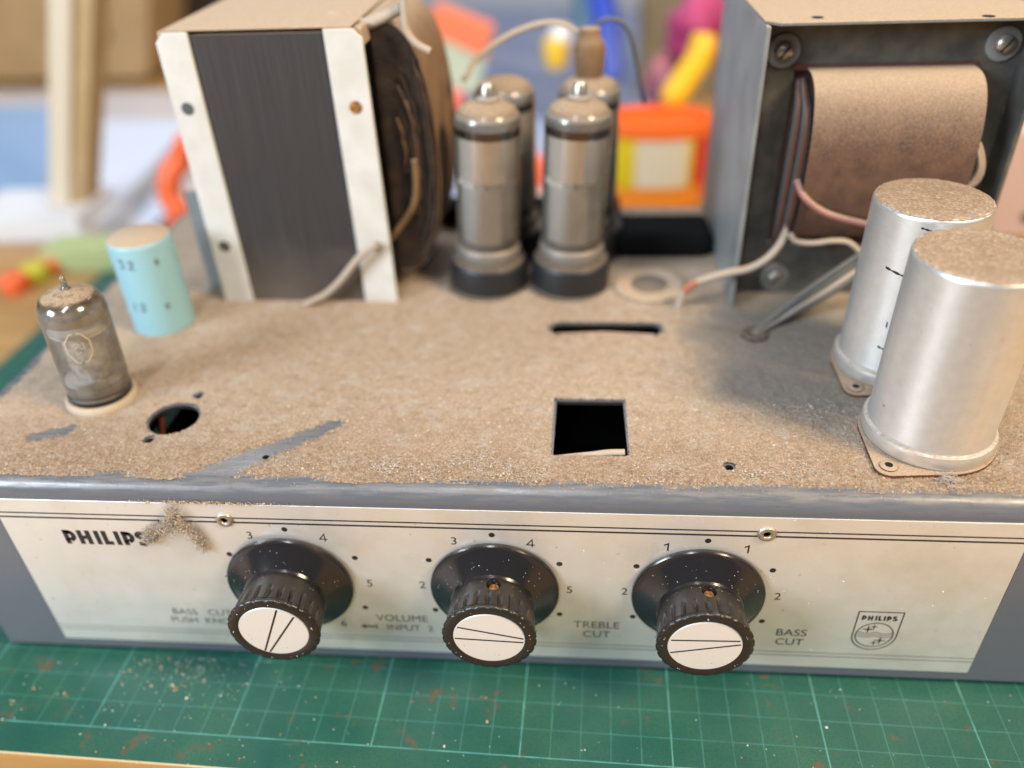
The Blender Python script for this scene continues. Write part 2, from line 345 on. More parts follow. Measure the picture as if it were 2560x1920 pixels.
# dust layer as a real height field
def fbm(x, y, scale, seed, octv=4):
    g = np.random.default_rng(seed); out = 0; a = 1; tot = 0
    for o_ in range(octv):
        xs, ys = x*scale, y*scale; G = g.random((256, 256)); i, j = np.floor(xs).astype(int), np.floor(ys).astype(int); u, v = xs-i, ys-j
        u, v = u*u*(3-2*u), v*v*(3-2*v); i0, j0, i1, j1 = i % 256, j % 256, (i+1) % 256, (j+1) % 256
        out = out + a*((G[i0, j0]*(1-u)+G[i1, j0]*u)*(1-v)+(G[i0, j1]*(1-u)+G[i1, j1]*u)*v); tot += a; a *= .5; scale *= 2.03
    return out/tot
def seg(x, y, ax, ay, bx, by):
    t = np.clip(((x-ax)*(bx-ax)+(y-ay)*(by-ay))/((bx-ax)**2+(by-ay)**2), 0, 1); return np.hypot(x-ax-t*(bx-ax), y-ay-t*(by-ay)), t
def sstep(a, b, x): t = np.clip((x-a)/(b-a), 0, 1); return t*t*(3-2*t)
def dustmask(x, y):
    edge = fbm(x+50, y+50, .5, 3)*.42 + fbm(x+9, y, 6, 4, 3)*.10
    m_ = sstep(.0, .42, y - .22 - edge*.75)
    d, t = seg(x, y, 6.7, .0, 10.75, 3.3); wd = .56 - .22*t + (fbm(x, y, 3, 9)-.5)*.30
    m_ = m_*sstep(-.34, .36, d-wd)
    d, t = seg(x, y, .45, 2.25, 1.5, 2.75); m_ = m_*sstep(-.1, .2, d-.22-(fbm(x, y, 4, 8)-.5)*.3)
    d, t = seg(x, y, -2.3, 7, -2.3, 4); m_ = m_*(1-.9*sstep(.9, .1, d + fbm(x, y, 2, 5)*.6))
    m_ = m_*sstep(.0, .5, x-CX0) * sstep(0, .3, CX1-x)
    return m_
def dustpatch(x0, x1, y0, y1, step, grain, MBs):
    nx, ny = int((x1-x0)/step)+1, int((y1-y0)/step)+1
    gx, gy = np.meshgrid(np.linspace(x0, x1, nx), np.linspace(y0, y1, ny)); x, y = gx.ravel(), gy.ravel()
    mk = dustmask(x, y); g = np.random.default_rng(5)
    lump = fbm(x, y, 3.5, 21, 3); gr = g.random(len(x)); mk = np.clip(mk + (g.random(len(x))-.5)*4.*mk*(1-mk), 0, 1)
    near = np.clip(1.25 - y*.12, .35, 1.2)
    h = -.03 + mk*(.055 + .035*lump) + mk*grain*near*(gr**2)*.050*(.35+1.3*fbm(x, y, 6, 31, 2))
    jx = x + (g.random(len(x))-.5)*step*.7; jy = y + (g.random(len(x))-.5)*step*.7
    jx = np.where((gx.ravel() == x0) | (gx.ravel() == x1), x, jx); jy = np.where((y == y0) | (y == y1), y, jy)
    i = np.arange((nx-1)*(ny-1)); r, c = i//(nx-1), i % (nx-1); a = r*nx+c
    q = np.stack([a, a+1, a+nx+1, a+nx], 1)
    bad = inhole(x, y, .04); keep = ~bad[q].any(1); low = (h[q] < -.025).all(1); keep &= ~low
    MBs.append((np.stack([jx, jy, H+h], 1), q[keep]))
parts_ = []
dustpatch(CX0, CX1, .25, 4.2, .036, 1., parts_); dustpatch(CX0, CX1, 4.2, 9.0, .055, .9, parts_); dustpatch(CX0, CX1, 9.0, 21.9, .13, .7, parts_)
V_ = []; Q_ = []; n0 = 0
for v, q in parts_: V_.append(v); Q_.append(q+n0); n0 += len(v)
V_ = (np.concatenate(V_) - np.array([0, 0, H]))*S; Q_ = np.concatenate(Q_)
me = bpy.data.meshes.new('dust'); me.vertices.add(len(V_)); me.vertices.foreach_set('co', V_.ravel().astype('f'))
me.loops.add(Q_.size); me.loops.foreach_set('vertex_index', Q_.ravel().astype('i')); me.polygons.add(len(Q_))
me.polygons.foreach_set('loop_start', np.arange(0, Q_.size, 4, dtype='i')); me.polygons.foreach_set('loop_total', np.full(len(Q_), 4, 'i'))
me.update(calc_edges=True); me.polygons.foreach_set('use_smooth', np.ones(len(Q_), bool))
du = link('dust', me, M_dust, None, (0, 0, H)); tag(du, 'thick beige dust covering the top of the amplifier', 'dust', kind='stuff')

# loose grit and short hairs on the chassis edge
m = MB(); FX = rng.uniform(-2.2, 37, 6500); FY = .3 + np.abs(rng.normal(0, 1.6, 6500)); FM = dustmask(FX, FY); FH = inhole(FX, FY, .05)
for k in range(6500):
    x, y, mk1 = FX[k], FY[k], FM[k]
    if y > 7 or (mk1 < .3 and rnd.random() > .28) or FH[k]: continue
    m.flake((x, y, H+(.06 if mk1 > .3 else .004)+rnd.uniform(0, .02)), rnd.uniform(.007, .022) * (2. if rnd.random() < .03 else 1), 1 if rnd.random() < .25 else 0)
for (px, py, n, sg) in ((15.7, 1.5, 130, .6), (16.6, .95, 120, .45), (13.0, 1.1, 110, .3), (14.2, .85, 90, .5), (24.4, 1.0, 60, .3), (9.8, 1.0, 60, .6), (17.8, .75, 60, .25), (25.6, 1.3, 80, .4), (2.6, 2.6, 60, .3), (21.5, .8, 50, .5), (26.8, 4.4, 90, .8)):
    for k in range(n//7): m.flake((px+rnd.gauss(0, sg*.8), max(.5, py+rnd.gauss(0, .2)), H+.09), rnd.uniform(.02, .055), 2)
    for k in range(n):   # fluff
        x, y = px+rnd.gauss(0, sg), py+rnd.gauss(0, .22)
        if y < .4: continue
        a = rnd.uniform(0, 2*PI); L = rnd.uniform(.08, .32); c = Vector((x, y, H+.1)); pts = [c]
        for j in range(4):
            a += rnd.uniform(-.9, .9); c = c + Vector((math.cos(a), math.sin(a), rnd.uniform(-.25, .35)))*L/4; c.z = max(c.z, H+.07); pts.append(c)
        m.tube(pts, .0045, 3, 2)
for k in range(500):   # crumbs that fell along the panel joint
    x = rnd.gauss(7.3, 1.1); m.flake((x, .06-rnd.uniform(0, .12), 7.89+rnd.uniform(0, .05)), rnd.uniform(.012, .035), rnd.choice((0, 1)))
for k in range(260):
    x = rnd.uniform(-2, 34); m.flake((x, .12+rnd.random()*.25, H-.05+rnd.random()*.04-.1*0), rnd.uniform(.006, .014), 1)
o = m.build('grit', [M_dust, M_grit, M_fibre], origin=(16, 1, H)); tag(o, 'loose pale grit and fluff along the front edge of the amplifier top', 'dust', kind='stuff')

# ------------------------------------------------------------------ front plate and its print
m = MB(); m.box((0, 0, .80), (32.42, YF-.002, 7.86)); fp = m.build('face_plate', M_plate, amp, origin=(0, 0, 0), bevel=.015)
YP = -.004
def flat(mb, pts): mb.add([(x, YP, z) for x, z in pts], [tuple(range(len(pts)))])
def stroke(mb, pts, wd, closed=False):
    """ribbon with mitred joints in the plate plane"""
    P = [Vector((a, b_)) for a, b_ in pts]; n = len(P); vs = []
    for i in range(n):
        a = P[i-1] if (i > 0 or closed) else None; c = P[(i+1) % n] if (i < n-1 or closed) else None
        d1 = (P[i]-a).normalized() if a is not None else None; d2 = (c-P[i]).normalized() if c is not None else None
        d1 = d1 or d2; d2 = d2 or d1; nr = Vector((-(d1.y+d2.y), d1.x+d2.x)).normalized(); k = 1/max(.45, nr.dot(Vector((-d1.y, d1.x))))
        vs += [P[i]+nr*wd/2*k, P[i]-nr*wd/2*k]
    fs = [(2*i, 2*i+1, (2*i+3) % (2*n), (2*i+2) % (2*n)) for i in range(n if closed else n-1)]
    mb.add([(v.x, YP, v.y) for v in vs], fs)
pl = MB()
for z, wd in ((7.27, .055), (7.075, .07)): stroke(pl, [(.02, z), (32.4, z)], wd)
pl.build('printed_line', M_ink, fp)
pl = MB()
for z, wd in ((1.58, .025), (1.40, .03)): stroke(pl, [(.02, z), (32.4, z)], wd)
pl.build('printed_line', M_inkf, fp)
def arc(cx, cz, rx, rz, a0, a1, n=14): return [(cx+rx*math.cos(a0+(a1-a0)*k/n), cz+rz*math.sin(a0+(a1-a0)*k/n)) for k in range(n+1)]
def brand(mb, x, z, h, wd, adv, wb):
    def ln(*p): stroke(mb, [(x+a*h, z+b_*h) for a, b_ in p], wb)
    e = wb/h/2
    for chx in 'PHILIPS':
        if chx == 'P':
            ln((e, 0), (e, 1)); r = .36
            ln(*([(e*2, 1-e)] + [(.24+.28*math.cos(a), .58+(.42-e)*math.sin(a)) for a in [PI/2 - PI*k/12 for k in range(13)]] + [(e*2, .16+e)])); ww = .68
        elif chx == 'H': ln((e, 0), (e, 1)); ln((.58, 0), (.58, 1)); ln((e*2, .5), (.58-e, .5)); ww = .82
        elif chx == 'I': ln((e, 0), (e, 1)); ww = .36
        elif chx == 'L': ln((e, 0), (e, 1)); ln((e*2, e), (.50, e)); ww = .60
        else:
            ln(*([(.50, .88)] + [(.28+.21*math.cos(a), .74+.165*math.sin(a)) for a in [PI*.35+PI*1.05*k/10 for k in range(11)]] + [(.33+.20*math.cos(a), .28+.175*math.sin(a)) for a in [PI*.40-PI*1.1*k/10 for k in range(11)]] + [(.03, .13)])); ww = .6
        x += ww*h*adv
pl = MB(); brand(pl, 1.96, 5.88, .64, .6, 1.13, .17); pl.build('printed_name', M_ink, fp)
def text(mb_name, items, material):
    """items: (string, x, z, cap height) centred on x,z"""
    M = MB()
    for s_, x, z, h in items:
        if s_ == '4':
            stroke(M, [(x+.04, z-.5*h), (x+.04, z+.5*h), (x-.13, z-.2*h), (x+.12, z-.2*h)], h*.13); continue
        if s_ == '1': stroke(M, [(x-.10, z+.26*h), (x+.03, z+.47*h), (x+.03, z-.5*h)], h*.15); continue
        c = bpy.data.curves.new('t', 'FONT'); c.body = s_; c.size = h/.70; c.align_x = 'CENTER'; c.align_y = 'CENTER'; c.resolution_u = 4; c.offset = 0
        t = bpy.data.objects.new('t', c); col.objects.link(t); bpy.context.view_layer.update()
        me = bpy.data.meshes.new_from_object(t.evaluated_get(bpy.context.evaluated_depsgraph_get()))
        M.add([(v.co.x+x, YP, v.co.y+z) for v in me.vertices], [tuple(p.vertices) for p in me.polygons])
        bpy.data.objects.remove(t); bpy.data.meshes.remove(me); bpy.data.curves.remove(c)
    return M.build(mb_name, material, fp)
KN = [(9.40, 4.36), (16.34, 4.36), (22.98, 4.36)]; KC = [9.64, 16.36, 23.08]
def pol(i, deg, r=2.44): a = math.radians(deg); return KC[i]+r*math.sin(a), 4.36+r*math.cos(a)
dig = []
for i, lab in enumerate((((-90, '2'), (-30, '3'), (30, '4'), (90, '5'), (150, '6'), (-150, '1')), ((-90, '2'), (-30, '3'), (30, '4'), (90, '5'), (150, '6'), (-150, '1')), ((-90, '2'), (-30, '1'), (30, '1'), (90, '2'), (150, '3'), (-150, '3')))):
    for a, s_ in lab:
        x, z = pol(i, a, 2.46); dig.append((s_, x, z, .33))
for it in dig: text('dial_number', [it], M_ink)
for i in range(3):
    for a in (-120, -60, 0, 60, 120):
        d = MB(); x, z = pol(i, a, 2.46); flat(d, [(x+.10*math.cos(t), z+.10*math.sin(t)) for t in [2*PI*k/20 for k in range(20)]]); d.build('dial_dot', M_ink, fp)
for it in (('BASS   CUT', 5.75, 2.55, .31), ('PUSH  KNOB', 5.72, 2.10, .30), ('VOLUME', 13.0, 2.60, .33), ('1  INPUT  2', 13.0, 2.10, .30), ('TREBLE', 19.75, 2.62, .34), ('CUT', 19.75, 2.13, .33)): text('printed_caption', [it], M_inkf)
for it in (('BASS', 26.25, 2.58, .34), ('CUT', 26.25, 2.10, .33)): text('printed_caption', [it], M_ink)
pl = MB(); stroke(pl, [(11.55, 2.12), (12.0, 2.12)], .09); flat(pl, [(11.45, 2.12), (11.65, 2.0), (11.65, 2.24)]); pl.build('printed_arrow', M_inkf, fp)
# shield emblem
e = MB(); ex, ez = 28.93, 2.60
stroke(e, [(28.23, 3.78), (29.65, 3.78)] + arc(ex+.01, 2.59, .71, .71, 0, -PI, 26), .042, True)
stroke(e, arc(ex, ez+.03, .60, .60, 0, 2*PI*47/48, 47), .04, True)
for dz in (-.095, 0, .095):
    xe = math.sqrt(.6**2-dz**2)-.02; stroke(e, [(ex-xe+2*xe*k/28, ez+.03+dz+.032*math.sin((-xe+2*xe*k/28)*11+1.3)) for k in range(29)], .024)
def star(x, z, r):
    P = []
    for k in range(16):
        a = PI/2*(k/4); rr = r if k % 4 == 0 else (r*.17 if k % 4 == 2 else r*.36)
        P.append((x+rr*math.cos(a), z+rr*math.sin(a)))
    for k in range(4): flat(e, [(x, z)] + [P[(4*k-2+j) % 16] for j in range(5)])
star(ex-.25, ez+.31, .21); star(ex-.08, ez+.44, .15); star(ex+.24, ez-.25, .21); star(ex+.07, ez-.38, .15)
brand(e, 28.37, 3.36, .23, .2, 1.22, .062)
e.build('shield_emblem', M_ink, fp)
for x in (7.74, 24.8):   # hollow rivets
    MB().lathe([(.29, 0), (.29, .03), (.24, .085), (.15, .09), (.11, .05), (.10, -.02), (0, -.02)], (x, 0, 7.19), 36, 'y', mfun=lambda i: 1 if i >= 4 else 0).build('rivet', [M_nickel, M_brass], fp, origin=(x, 0, 7.19), smooth=True, sharp=50)
# white dust specks over plate and knobs
m = MB()
for k in range(330):
    x = rnd.choice((rnd.uniform(0.2, 32), rnd.gauss(17, 5), rnd.gauss(24, 3))); z = rnd.uniform(1, 7.8)
    if 0 < x < 32: m.flake((x, -.006, z), rnd.uniform(.005, .014) * (2 if rnd.random() < .05 else 1), 0)
o = m.build('dust_specks', mat('white_speck', (.85, .83, .78), .9), fp); o['kind'] = 'stuff'

# ------------------------------------------------------------------ knobs
def knob(x, z, tilt, lines, hole, lab, y0):
    k = empty('control_knob', (x, y0, z), amp); k['label'] = lab; c = (0, 0, 0); O = Vector((x, y0, z))
    Rm = Matrix.Rotation(tilt[0], 3, 'X') @ Matrix.Rotation(tilt[1], 3, 'Z')
    def fin(mb, name, mats, **kw):
        mb.v = [tuple(O + Rm @ Vector(p)) for p in mb.v]; return mb.build(name, mats, k, origin=O, **kw)
    sk = MB().lathe([(1.0, .0), (2.10, .0), (2.14, .03), (2.14, .13), (2.11, .17), (2.05, .19), (1.95, .235), (1.38, .66), (1.34, .74), (1.0, .76)], c, 96, 'y')
    fin(sk, 'skirt', M_knob, smooth=True, sharp=22)
    n = 24
    def rf(t, r, h):
        g = max(0., math.cos(n*t))**1.5
        if 1.28 < h < 1.90 and r > 1.2: return 1 - .060*g*math.sin(PI*min(1, (h-1.28)/.72))**.8
        if h >= 1.90 and r > 1.43: return 1 - .022*max(0., math.cos(n*t))
        return 1
    pr = [(1.0, .72), (1.31, .72), (1.345, .76), (1.36, .90)] + [(1.37+.075*t, .99+.87*t) for t in [i/15 for i in range(16)]] + [(1.475, 1.90), (1.49, 1.94), (1.485, 1.98), (1.44, 2.03), (1.33, 2.055), (1.20, 2.05), (1.15, 2.02), (1.14, 1.97), (.0, 1.97)]
    g = fin(MB().lathe(pr, c, 288, 'y', rfun=rf), 'grip', M_knobr, smooth=True, sharp=40)
    if hole:
        me = bpy.data.meshes.new('cut'); bmc = bmesh.new(); bmesh.ops.create_cone(bmc, cap_ends=True, segments=24, radius1=.14*S, radius2=.27*S, depth=.5*S); bmc.to_mesh(me); bmc.free()
        ct = bpy.data.objects.new('cut', me); col.objects.link(ct); ct.location = (O + Vector((.12, -1.02, 1.24)))*S
        bo = g.modifiers.new('h', 'BOOLEAN'); bo.object = ct; bo.operation = 'DIFFERENCE'; bpy.context.view_layer.update()
        nm = bpy.data.meshes.new_from_object(g.evaluated_get(bpy.context.evaluated_depsgraph_get())); g.modifiers.clear(); g.data = nm; bpy.data.objects.remove(ct)
        MB().lathe([(0, 0), (.17, 0), (.16, .06), (0, .07)], (x+.12, y0-1.02, z+1.13), 16).build('set_screw', M_brass, k, origin=O, smooth=True)
    cp = MB().lathe([(1.135, 1.96), (1.135, 2.0), (1.11, 2.025), (0, 2.025)], c, 64, 'y')
    for (a, b_) in lines:
        p, q_ = Vector((a[0], 0, a[1]))*1.10, Vector((b_[0], 0, b_[1]))*1.10; d = (q_-p).normalized(); nn = Vector((-d.z, 0, d.x))*.03; y = Vector((0, -2.030, 0))
        cp.add([p+nn+y, p-nn+y, q_-nn+y, q_+nn+y], [(0, 1, 2, 3)], 1)
    fin(cp, 'cap', [M_cap, M_ink], smooth=True)
    sp_ = MB()
    for i in range(26):
        a = rnd.uniform(.1, PI-.1); h = rnd.uniform(.25, .64); r = 1.95-(h-.235)*1.34+.006; sp_.flake((r*math.cos(a), -h, r*math.sin(a)), rnd.uniform(.006, .015))
    for i in range(12):
        a = rnd.uniform(.3, PI-.3); h = rnd.uniform(.85, 1.0); sp_.flake((1.368*math.cos(a), -h, 1.368*math.sin(a)), rnd.uniform(.006, .014))
    for i in range(10): a = rnd.uniform(0, 2*PI); sp_.flake((1.3*math.cos(a), -2.06, 1.3*math.sin(a)), rnd.uniform(.008, .02))
    fin(sp_, 'dust_specks', bpy.data.materials['white_speck'])['kind'] = 'stuff'
knob(9.40, 4.36, (0, .0), [((.28, .95), (-.44, -.88)), ((.72, .66), (-.30, -.93))], False, 'left control knob, cap lines nearly upright, leaning slightly to the left', -.06)
knob(16.34, 4.36, (0, 0), [((-.88, .45), (.98, .04)), ((-.98, -.04), (.97, -.12))], True, 'middle control knob with cap lines running across', -.02)
knob(22.98, 4.36, (0, 0), [((-.95, .23), (.93, .29)), ((-.93, -.31), (.97, .14))], True, 'right control knob with nearly level cap lines and brass set screw', -.02)
bpy.data.objects['control_knob'].rotation_euler = (0.0, 0, .02)

# ------------------------------------------------------------------ capacitor cans
def can(x, y, zt, r, lab, marks, ear):
    c = empty('capacitor_can', (x, y, H), amp); c['label'] = lab
    h = zt-H
    pr = [(r+.02, .17), (r+.10, .20), (r+.14, .30), (r+.145, .56), (r+.12, .64), (r+.03, .67), (r-.005, .69), (r-.005, .72), (r+.025, .75), (r+.02, .80), (r, .84), (r, h-.16), (r-.02, h-.07), (r-.08, h-.012), (r-.13, h)]
    MB().lathe(pr, (x, y, H), 96).build('can_body', M_can, c, smooth=True, sharp=40)
    # dust cap follows the flat top
    n, rings = 96, 16; vs = [(x, y, zt+.02)]; fs = []
    for i in range(1, rings+1):
        for k in range(n):
            t = 2*PI*k/n; rr = (r-.03)*i/rings*(1+(rnd.uniform(-.012, .006) if i == rings else 0)); vs.append((x+rr*math.cos(t), y+rr*math.sin(t), zt+(rnd.uniform(.0, .035) if i < rings else -.03)))
    fs += [(0, 1+k, 1+(k+1) % n) for k in range(n)]
    for i in range(rings-1): fs += [(1+i*n+k, 1+(i+1)*n+k, 1+(i+1)*n+(k+1) % n, 1+i*n+(k+1) % n) for k in range(n)]
    MB().add(vs, fs).build('dust_cover', M_dust, c, smooth=True, sharp=80)
    # phenolic mounting plate with two ears
    raw = [((r+.2)*math.cos(2*PI*k/72), (r+.2)*math.sin(2*PI*k/72)) for k in range(72)]
    for (ea, er) in ear: raw += [((er-.22)*math.cos(ea)+.42*math.cos(2*PI*k/24), (er-.22)*math.sin(ea)+.42*math.sin(2*PI*k/24)) for k in range(24)]
    raw.sort(); pts = []
    for seq in (raw, raw[::-1]):
        hh = []
        for p in seq:
            while len(hh) > 1 and (hh[-1][0]-hh[-2][0])*(p[1]-hh[-2][1])-(hh[-1][1]-hh[-2][1])*(p[0]-hh[-2][0]) <= 0: hh.pop()
            hh.append(p)
        pts += hh[:-1]
    n = len(pts); z0, z1 = H+.0, H+.17
    MB().add([(x+a, y+b_, z0) for a, b_ in pts]+[(x+a, y+b_, z1) for a, b_ in pts], [tuple(range(n, 2*n))]+[(i, (i+1) % n, n+(i+1) % n, n+i) for i in range(n)]).build('mounting_plate', M_phen, c, bevel=.02)
    for (ea, er) in ear:
        ex_, ey_ = x+(er-.22)*math.cos(ea), y+(er-.22)*math.sin(ea)
        MB().lathe([(.26, 0), (.26, .04), (.20, .075), (.12, .075), (.10, .01), (0, .01)], (ex_, ey_, z1), 24, mfun=lambda i: 1 if i >= 3 else 0).build('eyelet', [M_phen, M_dark], c, smooth=True)
    for (u, v, L, wd, sl) in marks:   # pen marks on the can wall
        p = at(u, v, y=y-r*.8); t0 = math.atan2(p.y-y, p.x-x); mk = MB(); vs = []
        for _ in range(3):
            zz = p.z
        t0 = marks_angle(x, y, r, u, v); zz = marks_z(x, y, r, u, v)
        for j in range(7):
            t = t0+(j/6-.5)*L/r; ww = wd*(1+.5*math.sin(j*2.2)); z_ = zz - sl*(j/6-.5)
            vs += [(x+(r+.004)*math.cos(t), y+(r+.004)*math.sin(t), z_-ww/2), (x+(r+.004)*math.cos(t), y+(r+.004)*math.sin(t), z_+ww/2)]
        mk.add(vs, [(2*j, 2*j+2, 2*j+3, 2*j+1) for j in range(6)]).build('pen_mark', M_ink, c)
    return c
def hit(x, y, r, u, v):
    d = R3 @ Vector(((u-1280)/F, (960-v)/F, -1)); ox, oy = CAM.x-x, CAM.y-y; a = d.x**2+d.y**2; b_ = ox*d.x+oy*d.y; c = ox*ox+oy*oy-r*r
    t = (-b_-math.sqrt(max(0, b_*b_-a*c)))/a; return CAM+d*t
def marks_angle(x, y, r, u, v): p = hit(x, y, r, u, v); return math.atan2(p.y-y, p.x-x)
def marks_z(x, y, r, u, v): return hit(x, y, r, u, v).z
can(30.12, 3.15, 15.0, 1.83, 'front aluminium capacitor can, nearest the camera', [(2210, 1014, .05, .05, 0)], [(math.radians(226), 2.62), (math.radians(40), 2.6)])
can(30.22, 7.25, 14.98, 1.80, 'rear aluminium capacitor can with black pen marks', [(2236, 680, .62, .07, .12), (2208, 873, .40, .07, .08), (2217, 812, .05, .2, .05), (2316, 574, .3, .05, .05)], [(math.radians(226), 2.55), (math.radians(40), 2.6)])
m = MB()   # lint hanging under the front can
for k in range(110):
    c = at(2372, 1200, z=H+.15) + Vector((rnd.gauss(0, .14), rnd.gauss(0, .10), rnd.uniform(-.05, .12))); pts = [c]
    for j in range(4): c = c+Vector((rnd.gauss(-.02, .07), rnd.gauss(0, .05), rnd.gauss(0, .03))); pts.append(c)
    m.tube(pts, .006, 3)
o = m.build('lint_tuft', M_fibre, origin=at(2372, 1200, z=H)); tag(o, 'small grey tuft of lint beneath the front aluminium can', 'lint')

# ------------------------------------------------------------------ small valve and blue capacitor
v = empty('small_valve', (1.82, 4.55, H), amp); v['label'] = 'small glass valve with silvered tip and a printed octagon'
X0, Y0 = 1.82, 4.55
MB().lathe([(1.0, .0), (1.18, .0), (1.22, .10), (1.20, .26), (1.13, .36), (1.02, .36)], (X0, Y0, H), 48).build('valve_socket', M_ceramic, v, smooth=True)
MB().lathe([(1.05, .36), (1.07, .40), (1.07, .55), (1.0, .62), (.5, .62)], (X0, Y0, H), 48).build('base_ring', M_sock, v, smooth=True)
gp = [(.98, .60), (1.06, .75), (1.08, 1.0), (1.08, 3.75), (1.05, 3.98), (.93, 4.22), (.70, 4.38), (.42, 4.47), (.20, 4.52), (.11, 4.60), (.10, 4.85), (.06, 5.0), (0, 5.03)]
MB().lathe(gp, (X0, Y0, H), 64).build('glass_bulb', M_glass, v, smooth=True, sharp=80)
MB().lathe([(1.05, 3.52), (1.055, 3.72), (1.03, 3.95), (.91, 4.18), (.68, 4.34), (.40, 4.43), (.18, 4.48)], (X0, Y0, H), 64).build('getter_coating', M_getter, v, smooth=True, sharp=80)
m = MB(); m.lathe([(.62, 1.15), (.62, 3.0), (0, 3.0)], (X0, Y0, H), 10, rfun=lambda t, r, h: 1+.22*math.cos(2*t)); m.build('electrode', M_plateel, v)
m = MB()
for z in (1.08, 3.06): m.lathe([(0, z), (.98, z), (.98, z+.05), (0, z+.05)], (X0, Y0, H), 20)
m.build('mica_disc', mat('mica', (.85, .80, .72), .5), v)
m = MB()
for k in range(6): a = k*PI/3; m.tube([(X0+.55*math.cos(a), Y0+.55*math.sin(a), H+.6), (X0+.6*math.cos(a), Y0+.6*math.sin(a), H+1.15)], .03, 5)
m.build('support_wire', M_nickel, v)
# octagon print on the bulb wall
a0 = marks_angle(X0, Y0, 1.09, 186, 870); z0 = marks_z(X0, Y0, 1.09, 186, 870)
m = MB()
def wrap(P, wd, X0, Y0, r, a0, z0, mb):
    n = len(P)
    for i in range(n-1):
        (a, b_), (c, d) = P[i], P[i+1]; L = math.hypot(c-a, d-b_); nx_, nz_ = -(d-b_)/L*wd/2, (c-a)/L*wd/2
        q = [(a+nx_, b_+nz_), (a-nx_, b_-nz_), (c-nx_, d-nz_), (c+nx_, d+nz_)]
        mb.add([(X0+r*math.cos(a0+s_/r), Y0+r*math.sin(a0+s_/r), z0+h) for s_, h in q], [(0, 1, 2, 3)])
wrap([(.42*math.cos(PI/8+k*PI/4), .60*math.sin(PI/8+k*PI/4)) for k in range(9)], .05, X0, Y0, 1.09, a0, z0, m)
for P_ in ([(-.2, .1), (-.05, .2), (.1, .1)], [(-.12, -.02), (.0, .08), (.12, -.06)], [(-.1, -.22), (.06, -.16)], [(.16, .2), (.18, -.1)]): wrap(P_, .03, X0, Y0, 1.09, a0, z0, m)
m.build('printed_octagon', M_cream, v)
v.rotation_euler = (0, .05, 0)
b2 = empty('blue_capacitor', (1.75, 9.95, H), amp); b2['label'] = 'pale blue capacitor can with blurred black print'
BX, BY = 1.78, 10.0
M_blue = dusty('pale_blue_sleeve', (.25, .46, .53), .5, 0, .45, .9, 1., 500)
MB().lathe([(1.10, .02), (1.20, .06), (1.20, 3.78), (1.17, 3.92), (1.10, 3.98), (0, 3.98)], (BX, BY, H), 64).build('sleeve', M_blue, b2, smooth=True, sharp=50)
m = MB()
G3 = [(-.12, .2), (.12, .2), (0, .04), (.12, -.06), (.08, -.2), (-.12, -.2)]; G2 = [(-.12, .12), (0, .22), (.12, .1), (-.12, -.2), (.13, -.2)]; G1 = [(0, .2), (0, -.2)]; GP = [(-.14, 0), (.14, 0)]
for (u, vv, P) in ((303, 662, G3), (327, 665, G2), (392, 655, GP), (392, 655, G1), (338, 768, G1), (358, 770, G2), (420, 765, GP), (420, 765, G1)):
    a = marks_angle(BX, BY, 1.21, u, vv); z_ = marks_z(BX, BY, 1.21, u, vv); wrap([(p_*.8, q_*.8) for p_, q_ in P], .06, BX, BY, 1.205, a, z_, m)
m.build('printed_values', M_inkf, b2)

# ------------------------------------------------------------------ left transformer
t = empty('output_transformer', (7.5, 16, H), amp); t['label'] = 'tall transformer with black laminated core between cream flanges'
YT = 11.78; ZT = 19.55; YB = 19.2
m = MB(); m.box((4.75, YT+.10, H+.05), (10.02, YB-.1, ZT-.14)); m.build('laminated_core', M_core, t)
def flange(x0, x1, cham, y0_):
    m = MB(); c = .35
    P = [(x0, H), (x1, H), (x1, ZT-(c if cham > 0 else 0)), (x1-(c if cham > 0 else 0), ZT), (x0+(c if cham < 0 else 0), ZT), (x0, ZT-(c if cham < 0 else 0))]
    P = [p for i, p in enumerate(P) if p != P[i-1]]
    n = len(P)
    for (ya, yb) in ((y0_, y0_+.18),):
        m.add([(x, ya, z) for x, z in P]+[(x, yb, z) for x, z in P], [tuple(range(n)), tuple(range(n, 2*n))[::-1]]+[(i, (i+1) % n, n+(i+1) % n, n+i) for i in range(n)])
    return m
for yy in (YT, YB-.18):
    flange(3.70, 4.95, -1, yy).build('flange', M_white, t, bevel=.05); flange(9.90, 11.30, 1, yy).build('flange', M_white, t, bevel=.05)
m = MB(); 
m.box((4.05, YT+.02, ZT-.0), (10.95, YB-.02, ZT+.08)); m.box((3.74, YT+.2, ZT-.66), (4.05, YB-.2, ZT-.02)); m.box((10.95, YT+.2, ZT-.66), (11.26, YB-.2, ZT-.02)); m.build('top_cover', mat('dust_covered_top', D1, 1, bump=(1200, .05), var=(1500, D2, .18)), t, bevel=.05)
for (x, z, mt) in ((4.27, 16.86, M_wireg), (10.71, 16.81, M_brass), (4.30, 11.23, M_wireg), (10.78, 11.18, M_nickel)):
    MB().lathe([(.24, -.02), (.24, .012), (.15, .02), (0, .015)], (x, YT, z), 24, 'y').build('bolt', mt, t, smooth=True)
